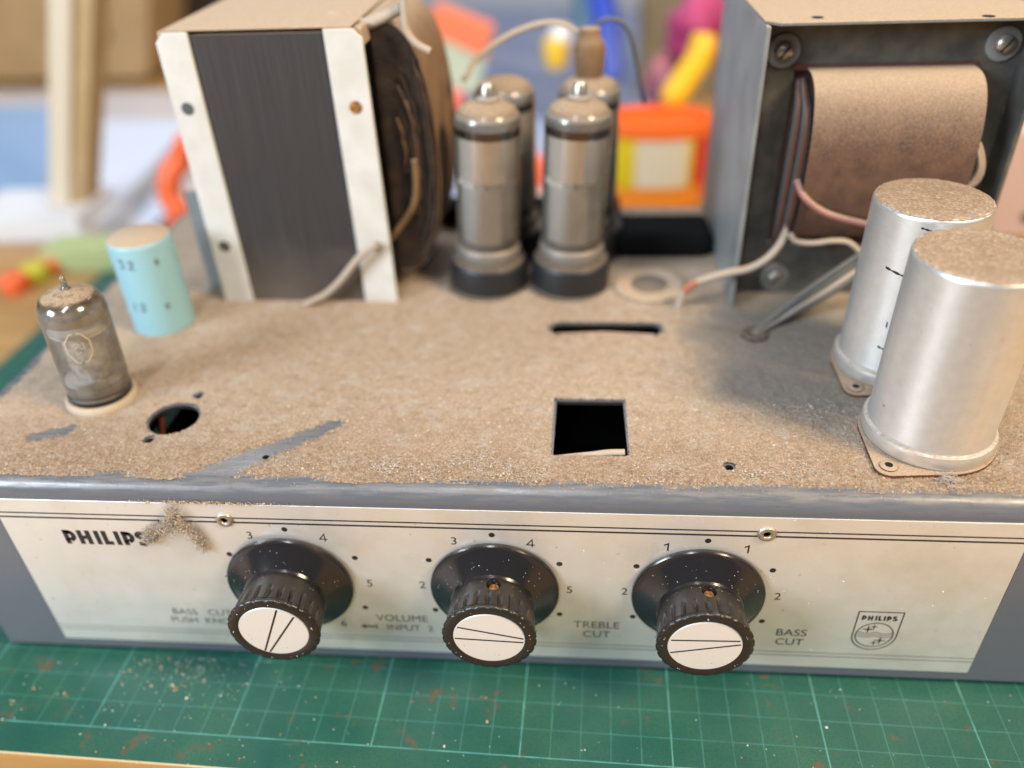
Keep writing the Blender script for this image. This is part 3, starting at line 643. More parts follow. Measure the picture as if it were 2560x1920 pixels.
def coilbulge(name, parent, prof, axis, lo, hi, mats, endname):
    """D shaped winding. prof: list of (out, z) ; axis 'y' bulges to +x, axis 'x' bulges to -y"""
    m = MB(); n = len(prof)
    def P(o_, z, s_): return (o_, s_, z) if axis == 'y' else (s_, o_, z)
    steps = 12; vs = []
    for j in range(steps+1):
        s_ = lo+(hi-lo)*j/steps; vs += [P(o_, z, s_) for o_, z in prof]
    fs = [(j*n+i, j*n+i+1, (j+1)*n+i+1, (j+1)*n+i) for j in range(steps) for i in range(n-1)]
    m.add(vs, fs); m.build(name, mats[0], parent, smooth=True, sharp=60)
    base0 = prof[0][0]
    for k_, s_ in enumerate((lo+.06, hi-.06)):
        m = MB(); cz = sum(z for _, z in prof)/n; L = 5
        rings = []
        for q in range(L+1):
            f = 1-q*.13; rings.append([P(base0+(o_-base0)*f, cz+(z-cz)*f, s_+(0 if q % 2 == 0 else (.05 if k_ == 0 else -.05))) for o_, z in prof])
        vs = sum(rings, []); fs = [(q*n+i, q*n+i+1, (q+1)*n+i+1, (q+1)*n+i) for q in range(L) for i in range(n-1)]+[tuple(L*n+i for i in range(n))]
        m.add(vs, fs); m.build(endname, mats[1], parent, smooth=False)
pr = [(11.30+2.1*math.cos(a)**.6 if math.cos(a) > 0 else 11.30, 14.55+5.0*math.sin(a)) for a in [-PI/2+PI*k/28 for k in range(29)]]
coilbulge('coil', t, pr, 'y', 12.9, 18.4, (M_brown, M_wind), 'winding_edge')
for q in range(11):   # ragged insulation and turns at the coil end
    f = rnd.uniform(.35, 1.02); j0 = rnd.randint(3, 12); j1 = rnd.randint(16, 25); yy = 12.93-rnd.uniform(0, .12)
    P_ = [(11.30+(pr[j][0]-11.30)*f+rnd.gauss(0, .03), yy, 14.55+(pr[j][1]-14.55)*f+rnd.gauss(0, .04)) for j in range(j0, j1)]
    MB().tube(spline(P_, 3), rnd.uniform(.02, .06), 6).build('winding_turn', rnd.choice((M_paper, M_wind, M_wind)), t, smooth=True, sharp=80)
pr = [(3.70-.35*math.cos(a)**.7 if math.cos(a) > 0 else 3.70, 12.6+3.6*math.sin(a)) for a in [-PI/2+PI*k/20 for k in range(21)]]
coilbulge('coil', t, pr, 'y', 12.9, 18.4, (M_brown, M_wind), 'winding_edge')
m = MB(); m.box((2.55, 12.9, H), (3.55, 13.1, 13.2)); m.box((2.55, 12.9, H), (3.55, 16.5, H+.15)); m.build('side_bracket', M_bracket, t, bevel=.05)
# white-tan strands across the coil end
m = MB()
def path(pts, y): return [at(u, v_, y=(y if not isinstance(y, (list, tuple)) else y[i])) for i, (u, v_) in enumerate(pts)]
def wire(name, pts, r, mt, lab, y, parent=None, grp=None, lb=None):
    m = MB().tube(spline(path(pts, y), 8), r, 10); o = m.build(name, mt, parent, origin=None if parent else None, smooth=True, sharp=80)
    if lab: o['label'] = lab
    return o
wire('lead_wire', [(940, 612), (915, 628), (892, 650), (868, 680), (844, 709), (810, 738), (760, 762)], .15, M_wire, 'dusty lead running from the right cream flange down to the chassis', 11.35, t)
wire('lead_wire', [(1008, -40), (1010, 30), (1016, 75), (1040, 108), (1075, 128)], .14, M_wire, 'pale lead looping over the top right of the coil', 12.6, t)
wire('lead_wire', [(1036, 400), (1040, 470), (1030, 520), (990, 580), (955, 620)], .13, M_brown, None, 12.75, t)
m = MB(); m.tube(spline(path([(1000, 20), (930, 55), (880, 60), (830, 40)], [13, 13, 13.4, 14.2]), 8), .22, 8); m.build('lead_wire', M_wire, t, smooth=True, sharp=80)

# ------------------------------------------------------------------ power valves
def power_valve(x, y, lab, wired):
    v = empty('power_valve', (x, y, H), amp); v['label'] = lab
    MB().lathe([(1.78, 0), (1.80, .08), (1.68, .16), (1.66, 1.15), (1.60, 1.32), (1.50, 1.40), (1.2, 1.40)], (x, y, H), 48).build('socket_base', M_sock, v, smooth=True, sharp=50)
    MB().lathe([(1.25, 1.40), (1.37, 1.46), (1.38, 1.80), (1.33, 2.0), (1.25, 2.05)], (x, y, H), 48).build('collar', dusty('valve_collar', (.20, .185, .165), .45, .4, .2, 1.4, .6), v, smooth=True, sharp=50)
    MB().lathe([(1.24, 2.0), (1.30, 2.1), (1.31, 7.0), (1.30, 7.25), (1.22, 7.48), (1.05, 7.68), (.78, 7.83), (.42, 7.92), (.0, 7.95)], (x, y, H), 56).build('glass_bulb', M_glass2, v, smooth=True, sharp=80)
    MB().lathe([(1.16, 2.3), (1.16, 4.7), (0, 4.7)], (x, y, H), 96, rfun=lambda t, r, h: 1-.05*abs(math.sin(4*t+1))-.02*abs(math.sin(13*t))).build('electrode', mat('anode_grey', (.60, .60, .59), .3, .5), v, smooth=True, sharp=60)
    MB().lathe([(0, 4.8), (1.20, 4.70), (1.22, 4.9), (0, 4.9)], (x, y, H), 56, rfun=lambda t, r, h: 1-.07*(math.cos(14*t) > 0)).build('mica_disc', mat('mica_pale', (.80, .76, .68), .5), v)
    MB().lathe([(1.20, 4.92), (1.21, 6.7), (.9, 6.8), (0, 6.8)], (x, y, H), 96, rfun=lambda t, r, h: 1-.035*abs(math.sin(5*t+.6))-.012*abs(math.sin(17*t))).build('screen_cage', mat('cage_metal', (.88, .82, .75), .24, .65), v, smooth=True, sharp=60)
    MB().lathe([(1.318, 6.70), (1.318, 7.02)], (x, y, H), 48).build('dark_band', M_getter, v, smooth=True)
    if y < 15: MB().lathe([(.42, 7.88), (.43, 8.0), (.30, 8.08), (.26, 8.45), (.20, 8.55), (0, 8.57)], (x, y, H), 24).build('top_cap', M_nickel, v, smooth=True, sharp=50)
    if wired:
        MB().lathe([(.55, 7.9), (.62, 8.2), (.64, 9.0), (.55, 9.3), (.45, 9.4), (.42, 9.75), (0, 9.8)], (x, y, H), 28).build('cap_clip', M_brown, v, smooth=True, sharp=50)
    if y < 15: v.rotation_euler = (0, .045, 0)
    return v
power_valve(15.05, 13.6, 'front left power valve', False)
power_valve(18.6, 13.6, 'front right power valve', False)
power_valve(15.75, 17.0, 'back left power valve, half hidden by the one in front', False)
power_valve(19.35, 17.0, 'back right power valve with a wired top cap', True)
wire('top_cap_lead', [(1158, 200), (1172, 182), (1190, 150), (1260, 95), (1340, 62), (1400, 58), (1440, 78), (1470, 105)], .13, M_wire, 'thin lead arching between the back power valves', [16.2, 16.4, 16.8, 17.2, 17.4, 17.4, 17.4, 17.4], amp)
wire('top_cap_lead', [(1470, 95), (1500, 55), (1540, 50), (1570, 75), (1590, 150), (1610, 260)], .09, M_wireg, 'dark lead behind the back right power valve', 18.2, amp)
# empty socket ring right of the valves
m = MB().lathe([(.75, 0), (1.55, 0), (1.60, .1), (1.52, .18), (1.2, .18), (1.0, .12), (.8, .12), (.78, .02)], (22.05, 13.3, H), 40); m.build('empty_valve_socket', M_bracket_d, amp, smooth=True, sharp=50)
m = MB().lathe([(0, .03), (.78, .05), (.3, .14), (0, .1)], (22.05, 13.3, H), 24); m.build('socket_contact', M_sock, amp, smooth=True)
# plain black box and strip at the back
m = MB(); m.box((20.3, 15.8, H), (25.1, 18.6, 9.8)); m.build('rear_black_box', M_black, amp, bevel=.5)
m = MB(); m.box((12.0, 19.6, H), (21.0, 21.2, 9.6)); m.build('rear_black_strip', M_black, amp, bevel=.08)

# ------------------------------------------------------------------ right transformer in its sheet bracket
t = empty('mains_transformer', (30, 16, H), amp); t['label'] = 'large grey boxed transformer with a dust covered paper coil'
BX0, BX1, BY0, BY1 = 25.17, 34.4, 11.4, 21.0; BT = 19.45
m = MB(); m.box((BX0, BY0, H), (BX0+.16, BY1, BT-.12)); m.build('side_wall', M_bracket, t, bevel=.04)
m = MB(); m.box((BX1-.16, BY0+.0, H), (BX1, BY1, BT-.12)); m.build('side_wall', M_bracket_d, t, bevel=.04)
m = MB(); c = .45
P = [(BX0, BY0+c), (BX0+c, BY0), (BX1+.1-c, BY0), (BX1+.1, BY0+c), (BX1+.1, BY1), (BX0, BY1)]
m.add([(x, y, BT-.12) for x, y in P]+[(x, y, BT) for x, y in P], [tuple(range(6))[::-1], tuple(range(6, 12))]+[(i, (i+1) % 6, 6+(i+1) % 6, 6+i) for i in range(6)])
m.build('top_plate', dusty('dust_covered_plate', (.14, .15, .15), .5, 0, .0, .5, 1., 500), t, bevel=.03)
m = MB()
for (u, v_) in ((2044, 43), (2472, 40)): p = at(u, v_, z=BT+.01); m.lathe([(.20, .005), (.14, .012), (0, .012)], tuple(p), 20)
m.build('slot_hole', M_dark, t)
PY = 12.75   # core face plate with window
wx0, wx1, wz0, wz1 = 26.62, 32.85, 10.9, 17.72
m = MB()
for a, b_ in (((BX0+.17, PY, H), (wx0, PY+.15, BT-.13)), ((wx1, PY, H), (BX1-.17, PY+.15, BT-.13)), ((wx0, PY, wz1), (wx1, PY+.15, BT-.13)), ((wx0, PY, H), (wx1, PY+.15, wz0))): m.box(a, b_)
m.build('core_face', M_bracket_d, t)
m = MB(); m.box((wx0-.1, PY+.16, wz0-.2), (wx1+.1, PY+.3, wz1+.2)); m.build('window_lining', mat('red_brown_board', (.085, .028, .022), .6, bump=(500, .05)), t)
MB().box((wx0-.05, PY-.06, wz1-.12), (wx1+.05, PY-.003, wz1+.06)).build('insulating_strip', bpy.data.materials['red_brown_board'], t)
for (u, v_) in ((1958, 126), (2507, 108), (1935, 690)):
    p = at(u, v_, y=PY)
    MB().lathe([(.58, 0), (.58, .10), (.52, .13), (.30, .13)], (p.x, PY, p.z), 36, 'y').build('washer', M_bracket, t, smooth=True, sharp=50)
    s_ = MB().lathe([(.33, .13), (.33, .22), (.26, .33), (.10, .37), (0, .375)], (p.x, PY, p.z), 32, 'y')
    ca, sa = math.cos(.95), math.sin(.95)
    s_.add([(p.x+a*ca-b_*sa, PY+y_, p.z+a*sa+b_*ca) for y_ in (-.30, -.385) for a, b_ in ((-.27, -.035), (.27, -.035), (.27, .035), (-.27, .035))], [(4, 5, 6, 7), (0, 1, 5, 4), (1, 2, 6, 5), (2, 3, 7, 6), (3, 0, 4, 7)], 1)
    s_.build('screw', [M_nickel, M_dark], t, smooth=True, sharp=50)
# coil bulging towards the viewer
cz = 14.55; hz = 3.12
pr = [(PY-.02-2.15*max(0, math.cos(a))**.62, cz+hz*(abs(math.sin(a))**.86)*(1 if a > 0 else -1)) for a in [PI/2-PI*k/40 for k in range(41)]]
coilbulge('coil', t, pr, 'x', 27.05, 32.75, (M_paper, M_wind), 'winding_edge')
# layered lacquer paper and leads at the left end of the coil
m = MB()
for i in range(7):
    x = 26.72+.05*i; y = PY-.25-.22*i
    m.tube(spline([(x, PY-.1, 17.3), (x+.02, y, 16.3), (x-.02+.01*i, y-.1, 14.2), (x, y+.05, 12.2), (x+.03, PY-.3, 11.2)], 6), .075, 6, i % 3)
m.build('wound_leads', [M_wind, M_wireg, M_copper], t, smooth=True, sharp=80)
m = MB().tube(spline(path([(2440, 345), (2452, 375), (2456, 420), (2440, 455), (2400, 480)], 11.2), 6), .09, 8); m.tube(spline(path([(2436, 355), (2446, 390), (2446, 425), (2425, 460), (2395, 475)], 11.1), 6), .09, 8)
m.build('tie_cord', M_wire, t, smooth=True, sharp=80)
p = at(2538, 262, y=13.0)
MB().lathe([(.30, 0), (.26, .02), (0, .02)], (BX1-.165, 13.0, 16.1), 24, 'x').build('side_hole', M_cream, t)
# leads from the coil
wire('transformer_lead', [(1992, 520), (1975, 560), (1950, 610), (1915, 648), (1870, 672), (1820, 682), (1765, 697), (1728, 712), (1705, 740), (1695, 772)], .155, M_wire, 'dusty beige lead from the coil to the empty socket', [12.2, 11.7, 11.2, 11.0, 11.0, 11.0, 11.1, 11.3, 11.4, 11.4], t)
wire('lead_sleeve', [(1745, 704), (1728, 712), (1712, 727)], .17, mat('faded_orange', (.42, .15, .08), .7), 'faded orange sleeve on the beige lead', [11.2, 11.28, 11.35], t)
wire('transformer_lead', [(1992, 450), (2010, 492), (2050, 525), (2100, 545), (2175, 563), (2240, 580)], .13, M_wirep, 'dusty pink lead below the paper coil', [11.0, 10.6, 10.4, 10.2, 10, 9.8], t)
wire('transformer_lead', [(1975, 585), (1990, 603), (2030, 608), (2085, 602), (2125, 608), (2160, 640)], .11, M_wire, 'thin grey lead curving behind the rear can', 11.1, t)
for i in range(4):
    o_ = i*9
    wire('transformer_lead', [(2200+o_, 600+o_), (2146+o_, 640+o_), (2050+o_, 705+o_), (1977+o_*.8, 758+o_*.6), (1925+o_*.5, 800+o_*.3), (1880+o_*.3, 838)], .13, M_wireg if i != 2 else M_wire, 'dark grey lead in the bundle going down into the chassis', [11, 11, 10.7, 10.3, 9.9, 9.3], t)
MB().lathe([(.20, 0), (.55, 0), (.52, .12), (.35, .16), (.22, .1)], (25.8, 9.25, H), 28).build('grommet', M_sock, amp, smooth=True)
# wires seen inside the openings
wire('internal_wire', [(1360, 1150), (1420, 1143), (1480, 1137), (1520, 1132), (1562, 1131)], .11, M_wire, 'pale wire just below the square opening', 1.98, amp)
wire('internal_wire', [(402, 1036), (404, 1060), (406, 1120)], .12, M_copper, 'red brown wire inside the round opening', 4.3, amp)
m = MB().tube([(18, 9.5, 8.3), (20, 9.75, 8.25), (22, 9.5, 8.3)], .17, 8); m.build('internal_wire', M_wirep, amp, smooth=True, sharp=80)

# ------------------------------------------------------------------ lint clump hanging on the front plate
m = MB()
pathA = [(6.1, 7.75), (6.12, 7.25), (5.85, 6.95), (5.45, 6.8), (5.1, 6.55), (5.02, 6.25)]; pathB = [(6.0, 7.2), (6.35, 7.0), (6.58, 6.65), (6.72, 6.25), (6.80, 5.9)]
for P, wd, n in ((pathA, .26, 1700), (pathB, .19, 1200)):
    Q = spline([(a, 0, b_) for a, b_ in P], 8)
    for k in range(n):
        f = rnd.random()**.9; q = Q[min(len(Q)-1, int(f*len(Q)))]; ww = wd*(1.15-.75*f)*(.6 if f < .12 else 1)
        c = Vector((q.x+rnd.gauss(0, ww*.6), -.03-abs(rnd.gauss(0, ww*.9)), q.z+rnd.gauss(0, ww*.6)))
        if rnd.random() < .30: m.flake(c, rnd.uniform(.012, .036), rnd.choice((0, 1, 2, 2)))
        else:
            d = Vector((rnd.gauss(0, 1), rnd.gauss(0, 1), rnd.gauss(0, 1))); pts = [c]
            for j in range(4):
                d = (d.normalized()+Vector((rnd.gauss(0, .5), rnd.gauss(0, .5), rnd.gauss(0, .5)))); c = c+d.normalized()*rnd.uniform(.03, .09); c.y = min(c.y, -.01); pts.append(c)
            m.tube(pts, .0042, 3, rnd.choice((0, 2, 2, 2)))
o = m.build('lint_clump', [M_dust, M_grit, M_fibre], origin=(6, 0, 7)); tag(o, 'forked clump of grey lint hanging over the last letter on the front plate', 'lint')

# ------------------------------------------------------------------ crumbs on the mat
m = MB()
for k in range(560):
    if rnd.random() < .6: p = at(rnd.gauss(490, 85), 1620+abs(rnd.gauss(0, 55)), z=0)
    elif rnd.random() < .4: p = at(rnd.uniform(0, 600), rnd.uniform(1640, 1860), z=0)
    else: p = at(rnd.uniform(300, 2560), rnd.uniform(1700, 1920), z=0)
    if p.y > -.1: continue
    r = rnd.uniform(.01, .028)*(2. if rnd.random() < .07 else 1); m.flake((p.x, p.y, r*.7), r, rnd.choice((0, 1, 1, 2)))
for (u, v_) in ((84, 1725), (33, 1757), (320, 1680), (430, 1715), (440, 1725), (405, 1668)): p = at(u, v_, z=0); [m.flake((p.x+rnd.gauss(0, .05), p.y+rnd.gauss(0, .05), .03), .042, 2) for _ in range(4)]
o = m.build('mat_crumbs', [M_dust, bpy.data.materials['white_speck'], M_grit], origin=(5, -2, 0)); tag(o, 'pale crumbs of dust fallen on the green mat below the amplifier', 'crumbs', kind='stuff')
m = MB()
for (u, v_) in ((240, 1880), (310, 1870), (522, 1861), (600, 1897), (700, 1838), (755, 1888), (1030, 1755)): p = at(u, v_, z=0); m.flake((p.x, p.y, .02), .05); m.flake((p.x+.05, p.y, .02), .03)
o = m.build('dark_flecks', M_brown, origin=(5, -3, 0)); tag(o, 'small dark brown flecks on the bare border of the mat', 'flecks', kind='stuff')

# ------------------------------------------------------------------ things on the desk behind (far out of focus)
g = mat
DZ = -.12
def P0(u, v_, z=0.): return at(u, v_, z=z)
def prism(name, base, z0, z1, mt, label, cat, bevel=.1, group=None):
    n = len(base); c = sum((Vector((a, b_, 0)) for a, b_ in base), Vector())/n; m = MB()
    m.add([(a, b_, z0) for a, b_ in base]+[(a, b_, z1) for a, b_ in base], [tuple(range(n))[::-1], tuple(range(n, 2*n))]+[(i, (i+1) % n, n+(i+1) % n, n+i) for i in range(n)])
    o = m.build(name, mt, None, origin=(c.x, c.y, z0), bevel=bevel); return tag(o, label, cat, group)
def quad(pix, z=0.): return [tuple(P0(u, v_, z).xy) for u, v_ in pix]
def rect(cx, cy, sx_, sy_, a): return [(cx+math.cos(a)*dx*sx_/2-math.sin(a)*dy*sy_/2, cy+math.sin(a)*dx*sx_/2+math.cos(a)*dy*sy_/2) for dx, dy in ((-1, -1), (1, -1), (1, 1), (-1, 1))]
def slab(pix, yy, th, name, mt, parent, bevel=.1):
    F_ = [at(u, v_, y=yy) for u, v_ in pix]; n = len(F_); c = sum(F_, Vector())/n; m = MB(); m.add([tuple(p) for p in F_]+[(p.x, p.y+th, p.z) for p in F_], [tuple(range(n)), tuple(range(n, 2*n))[::-1]]+[(i, (i+1) % n, n+(i+1) % n, n+i) for i in range(n)]); return m.build(name, mt, parent, origin=None if parent else c, bevel=bevel)
po = empty('wooden_post', at(165, 610, y=40)); tag(po, 'upright wooden post with its left face coloured as lit at the far left', 'post')
slab([(118, -60), (178, -60), (172, 610), (122, 610)], 40, 2.5, 'lit_face', g('post_lit', (.56, .50, .40), .7), po)
slab([(180, -60), (236, -60), (208, 610), (174, 610)], 40.4, 2.5, 'shaded_face', g('post_shaded', (.36, .25, .12), .7, var=(40, (.42, .30, .16), .2)), po)  # lit and shaded sides of one post, painted as two colours
cr = empty('storage_crate', at(180, 220, y=84)); tag(cr, 'large tan wooden crate over a black strip of shadow in the far left background', 'crate')
slab([(-150, -80), (372, -80), (368, 196), (-150, 205)], 84, 20, 'crate_body', g('crate_wood', (.34, .22, .10), .8, var=(20, (.42, .28, .14), .2)), cr)
slab([(-150, 206), (368, 197), (372, 238), (-150, 245)], 85, 18, 'crate_shadow', g('shadow_black', (.01, .01, .012), .7), cr)  # black slab standing in for the shadow under the crate
m = MB().lathe([(1.4, 0), (1.4, .5), (0, .5)], tuple(at(245, 78, y=84)), 20, 'y'); m.build('latch', g('latch_dark', (.12, .08, .05), .6), cr)
slab([(372, -80), (560, -80), (560, 215), (372, 215)], 95, 12, 'dark_cabinet', g('dark_fabric', (.030, .020, .018), .8), None)
tag(bpy.data.objects['dark_cabinet'], 'dark brown cabinet standing behind the left transformer', 'cabinet')
prism('grey_board', quad([(-250, 600), (520, 610), (620, 225), (-100, 225)]), DZ, -.08, g('board_grey', (.38, .36, .37), .8, var=(10, (.46, .40, .38), .15)), 'large grey board lying under the sheets at the far left', 'board', .02)
prism('blue_sheet', quad([(-150, 490), (118, 480), (130, 265), (-60, 265)]), -.07, -.01, g('sheet_blue', (.22, .33, .50), .8), 'pale blue sheet lying on the desk left of the post', 'sheet', .02)
prism('white_sheet', quad([(228, 560), (400, 560), (520, 300), (215, 300)]), -.07, -.01, g('sheet_white', (.50, .54, .64), .8), 'white sheet of paper lying behind the blue capacitor', 'sheet', .02)
prism('white_tray', rect(-24.5, 40.5, 9, 7, .1), DZ, 1.6, g('tray_white', (.58, .60, .64), .5), 'white tray at the far left behind the small valve', 'tray')
a, b_ = P0(255, 610), P0(460, 360)
d = (b_-a).normalized(); nn = Vector((-d.y, d.x, 0))*1.0
prism('steel_rule', [tuple((a+nn).xy), tuple((a-nn).xy), tuple((b_-nn).xy), tuple((b_+nn).xy)], .02, .25, g('rule_steel', (.38, .38, .40), .45, .5), 'grey steel rule lying diagonally across the white sheet', 'ruler', .02)
m = MB(); m.tube(spline([at(u, v_, y=yy) for u, v_, yy in ((470, 350, 40), (452, 400, 40), (425, 440, 39.5), (425, 490, 39.2), (448, 530, 39), (440, 560, 39))], 8), [.9]*41, 12)
o = m.build('scissors', M_orange, None, origin=(-13, 40, 1), smooth=True, sharp=80); tag(o, 'scissors with a curved orange grip beside the left transformer', 'scissors')
prism('green_block', rect(-16.2, 33.2, 6.5, 3.0, .05), DZ, 1.5, g('block_green', (.36, .42, .20), .6), 'small pale green block behind the small valve', 'block')
for (u, v_, cc, nm, lb) in ((45, 725, (.75, .12, .03), 'red_blob', 'red blob lying beyond the left end of the mat'), (95, 700, (.50, .46, .03), 'yellow_green_blob', 'yellow green blob between the red and the orange blobs'), (145, 672, (.78, .18, .05), 'orange_blob', 'orange blob lying by the green block at the far left')):  # small round shapes added for unidentified bits of colour
    p = P0(u, v_, DZ); m = MB().lathe([(.9, 0), (.95, .1), (.9, 1.0), (.75, 1.15), (0, 1.15)], (p.x, p.y, DZ), 28); o = m.build(nm, g(nm+'_plastic', cc, .5), None, origin=(p.x, p.y, DZ), smooth=True, sharp=50); tag(o, lb, 'blob')
# centre background
prism('blue_grey_cloth', quad([(1000, 330), (1640, 330), (1640, 20), (1000, 20)]), DZ, .0, g('cloth_bluegrey', (.10, .125, .20), .95, var=(12, (.16, .18, .25), .15), bump=(30, 1.)), 'blue grey cloth spread behind the valves', 'cloth', .05)
prism('pale_sheet', quad([(1080, 590), (1400, 590), (1420, 300), (1090, 300)]), .02, .12, g('sheet_pale', (.36, .42, .58), .8, var=(25, (.22, .26, .36), .15)), 'pale blue sheet under the cloth behind the valves', 'sheet', .02)
# tilted packet
pk = empty('paper_packet', (2, 75, 0)); tag(pk, 'tilted packet with an orange band and pale green lower half', 'packet')
slab([(1085, 15), (1232, 72), (1215, 150), (1068, 78)], 62, 2.5, 'orange_band', g('band_orange', (.80, .20, .09), .6), pk)
slab([(1068, 80), (1215, 152), (1190, 240), (1045, 180)], 62, 2.5, 'packet_body', g('packet_green', (.50, .56, .42), .7, var=(25, (.34, .46, .42), .15)), pk)
def ball(u, v_, y, rpx, cc, nm, lb, cat, sq=1., grp=None):
    p = at(u, v_, y=y); r = rpx/F*(p-CAM).length
    m = MB().lathe([(r*math.sin(PI*k/12), -sq*r*math.cos(PI*k/12)) for k in range(13)], (p.x, p.y, p.z), 24)
    o = m.build(nm, g(nm+'_paint', cc, .5), None, origin=(p.x, p.y, p.z), smooth=True, sharp=80); return tag(o, lb, cat, grp)
def added_blob(u, v_, y, rpx, hpx, cc, nm, lb):  # lidded shape added for an unidentified spot of colour
    p = at(u, v_, y=y); k = (p-CAM).length/F; r, h = rpx*k, hpx*k; z0 = p.z-h/2
    m = MB().lathe([(r*.96, 0), (r, .1), (r, h-.2), (r*.92, h), (0, h)], (p.x, p.y, z0), 28); o = m.build(nm, g(nm+'_plastic', cc, .45), None, origin=(p.x, p.y, z0), smooth=True, sharp=50); return tag(o, lb, 'blob')
added_blob(1122, 262, 52, 38, 60, (.78, .20, .16), 'pink_red_blob', 'pinkish red blob between the left coil and the front left valve')
added_blob(1332, 428, 44, 30, 70, (.80, .13, .06), 'orange_red_blob', 'orange red blob seen between the two front valves')
added_blob(1328, 520, 38, 28, 70, (.50, .32, .16), 'tan_blob', 'tan blob low between the two front valves')
added_blob(1122, 530, 40, 24, 40, (.80, .32, .26), 'salmon_blob', 'salmon blob low beside the front left valve')
added_blob(1075, 500, 40, 26, 36, (.72, .62, .66), 'pale_blob', 'pale pinkish blob next to the salmon blob')
bt = empty('glue_bottle', at(1395, 140, y=60)); tag(bt, 'small bottle with a white top and yellow body behind the back valves', 'bottle')
p = at(1390, 118, y=60); k_ = (p-CAM).length/F
MB().lathe([(20*k_, -45*k_), (28*k_, -30*k_), (30*k_, 10*k_), (24*k_, 22*k_), (0, 22*k_)], tuple(p), 28).build('bottle_body', g('bottle_yellow', (.78, .52, .04), .4), bt, smooth=True, sharp=50)
p = at(1402, 92, y=60.2); MB().lathe([(24*k_, -12*k_), (24*k_, 14*k_), (14*k_, 24*k_), (0, 24*k_)], tuple(p), 28).build('bottle_top', g('bottle_white', (.8, .8, .82), .4), bt, smooth=True, sharp=50)
m = MB().tube([at(1500, -20, y=60), at(1515, 60, y=58), at(1532, 200, y=56)], [1.2, 1.3, 1.0], 14); o = m.build('blue_marker', g('marker_blue', (.02, .06, .42), .4), None, origin=at(1515, 90, y=58), smooth=True, sharp=80); tag(o, 'dark blue marker pen leaning behind the back right valve', 'marker')
m = MB().tube([at(1480, -40, y=70), at(1478, 60, y=70)], [2.0, 2.0], 14); o = m.build('steel_blue_bottle', g('steel_blue', (.10, .20, .30), .4), None, origin=at(1480, 40, y=70), smooth=True, sharp=80); tag(o, 'steel blue bottle standing at the top of the view behind the valves', 'bottle')
slab([(1612, -60), (1850, -60), (1850, 330), (1590, 330)], 75, 4, 'cardboard_box', g('card_olive', (.17, .14, .085), .85, var=(20, (.22, .18, .12), .15)), None)
o = bpy.data.objects['cardboard_box']; tag(o, 'olive brown cardboard box behind the yellow handle', 'box')
m = MB(); cpos = at(1750, 75, y=56); 
for k in range(9): pass
m.lathe([(2.6*math.sin(PI*k/14)*(1+.12*math.sin(k*1.7)), -3.0*math.cos(PI*k/14)) for k in range(15)], tuple(cpos), 22, rfun=lambda t, r, h: 1+.13*math.sin(3*t+h)+.06*math.sin(7*t)); o = m.build('magenta_pouch', g('pouch_magenta', (.45, .05, .16), .7, var=(30, (.30, .02, .10), .12)), None, origin=cpos, smooth=True, sharp=80); tag(o, 'crumpled magenta pouch above the yellow handle', 'pouch')
m = MB(); cpos = at(1662, 205, y=57); m.lathe([(1.7*math.sin(PI*k/12), -2.6*math.cos(PI*k/12)) for k in range(13)], tuple(cpos), 20, rfun=lambda t, r, h: 1+.15*math.sin(3*t+h)); o = m.build('pink_pouch', g('pouch_pink', (.50, .16, .17), .7, var=(30, (.20, .08, .16), .12)), None, origin=cpos, smooth=True, sharp=80); tag(o, 'dusky pink pouch left of the yellow handle', 'pouch')
sd = empty('yellow_screwdriver', at(1640, 275, y=47)); tag(sd, 'yellow handled screwdriver standing in the tub', 'screwdriver')
MB().tube(spline([at(1762, 88, y=49), at(1750, 140, y=48.5), at(1712, 200, y=48), at(1668, 262, y=47.4)], 6), [.95]*2+[1.05]*15+[.9, .7], 16).build('handle', g('handle_yellow', (.80, .48, .01), .4), sd, smooth=True, sharp=80)
MB().tube([at(1668, 262, y=47.4), at(1620, 330, y=46)], .28, 10).build('shaft', M_nickel, sd, smooth=True, sharp=80)
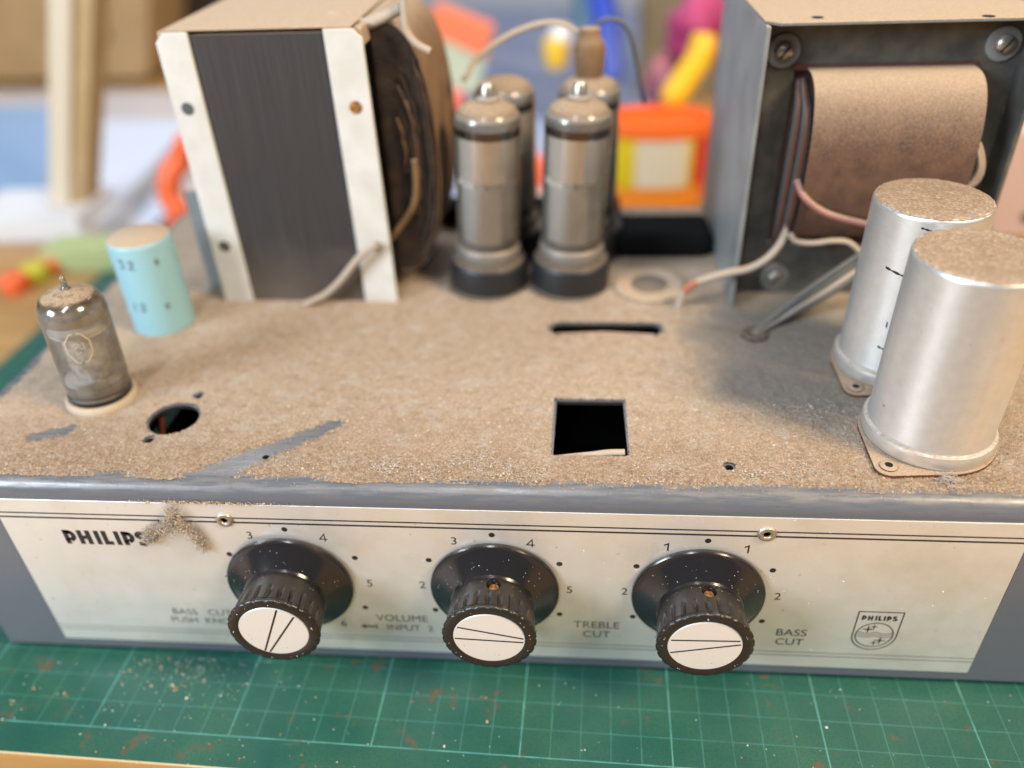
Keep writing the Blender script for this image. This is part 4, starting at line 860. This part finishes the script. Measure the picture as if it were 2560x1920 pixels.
# tub
tb = empty('plastic_tub', (24.9, 43.5, DZ)); tag(tb, 'yellow plastic tub with an orange rim and pale label', 'tub')
TX, TY = 24.75, 44.5
def tubmat(i): return 0
tb.scale = (1, .55, 1)
n = 64; m = MB()
m.lathe([(3.75, DZ), (3.95, DZ+.2), (4.12, 5.6)], (TX, TY, 0), n)
o = m.build('tub_body', g('tub_yellow', (.70, .52, .01), .45), tb, smooth=True, sharp=50)
MB().lathe([(4.12, 5.6), (4.38, 5.62), (4.42, 6.75), (4.30, 6.85), (4.15, 6.85), (4.10, 5.7)], (TX, TY, 0), n).build('rim', g('rim_orange', (.85, .15, .02), .45), tb, smooth=True, sharp=50)
def patch(a0, a1, z0, z1, mt, nm, r=4.16):
    m = MB(); N = 16; vs = []
    for k in range(N+1):
        a = math.radians(a0+(a1-a0)*k/N); vs += [(TX+r*math.cos(a), TY+r*math.sin(a), z0), (TX+(r+.04)*math.cos(a), TY+(r+.04)*math.sin(a), z1)]
    m.add(vs, [(2*k, 2*k+2, 2*k+3, 2*k+1) for k in range(N)]); m.build(nm, mt, tb, smooth=True)
patch(248, 304, 1.9, 5.5, g('label_pale', (.60, .53, .42), .5), 'label'); patch(312, 350, .4, 5.5, g('label_red', (.55, .04, .03), .5), 'red_panel'); patch(225, 330, .05, 1.85, g('print_orange', (.70, .22, .02), .5), 'orange_print'); patch(196, 206, 2.6, 4.6, g('label_blue', (.05, .2, .4), .5), 'blue_print')
# right background
pt = empty('pink_box', at(2540, 560, y=30)); tag(pt, 'pale pink box with a black mark at the right edge', 'box')
slab([(2490, 330), (2760, 330), (2760, 590), (2470, 590)], 27, 6, 'box_body', g('box_pink', (.62, .45, .42), .6), pt)
slab([(2552, 536), (2590, 530), (2590, 556), (2560, 558)], 26.95, .03, 'printed_mark', M_ink, pt)
slab([(2500, -60), (2700, -60), (2700, 60), (2500, 45)], 60, 4, 'blue_grey_bin', g('bin_bluegrey', (.12, .17, .25), .6), None)
tag(bpy.data.objects['blue_grey_bin'], 'blue grey bin glimpsed at the top right corner', 'bin')
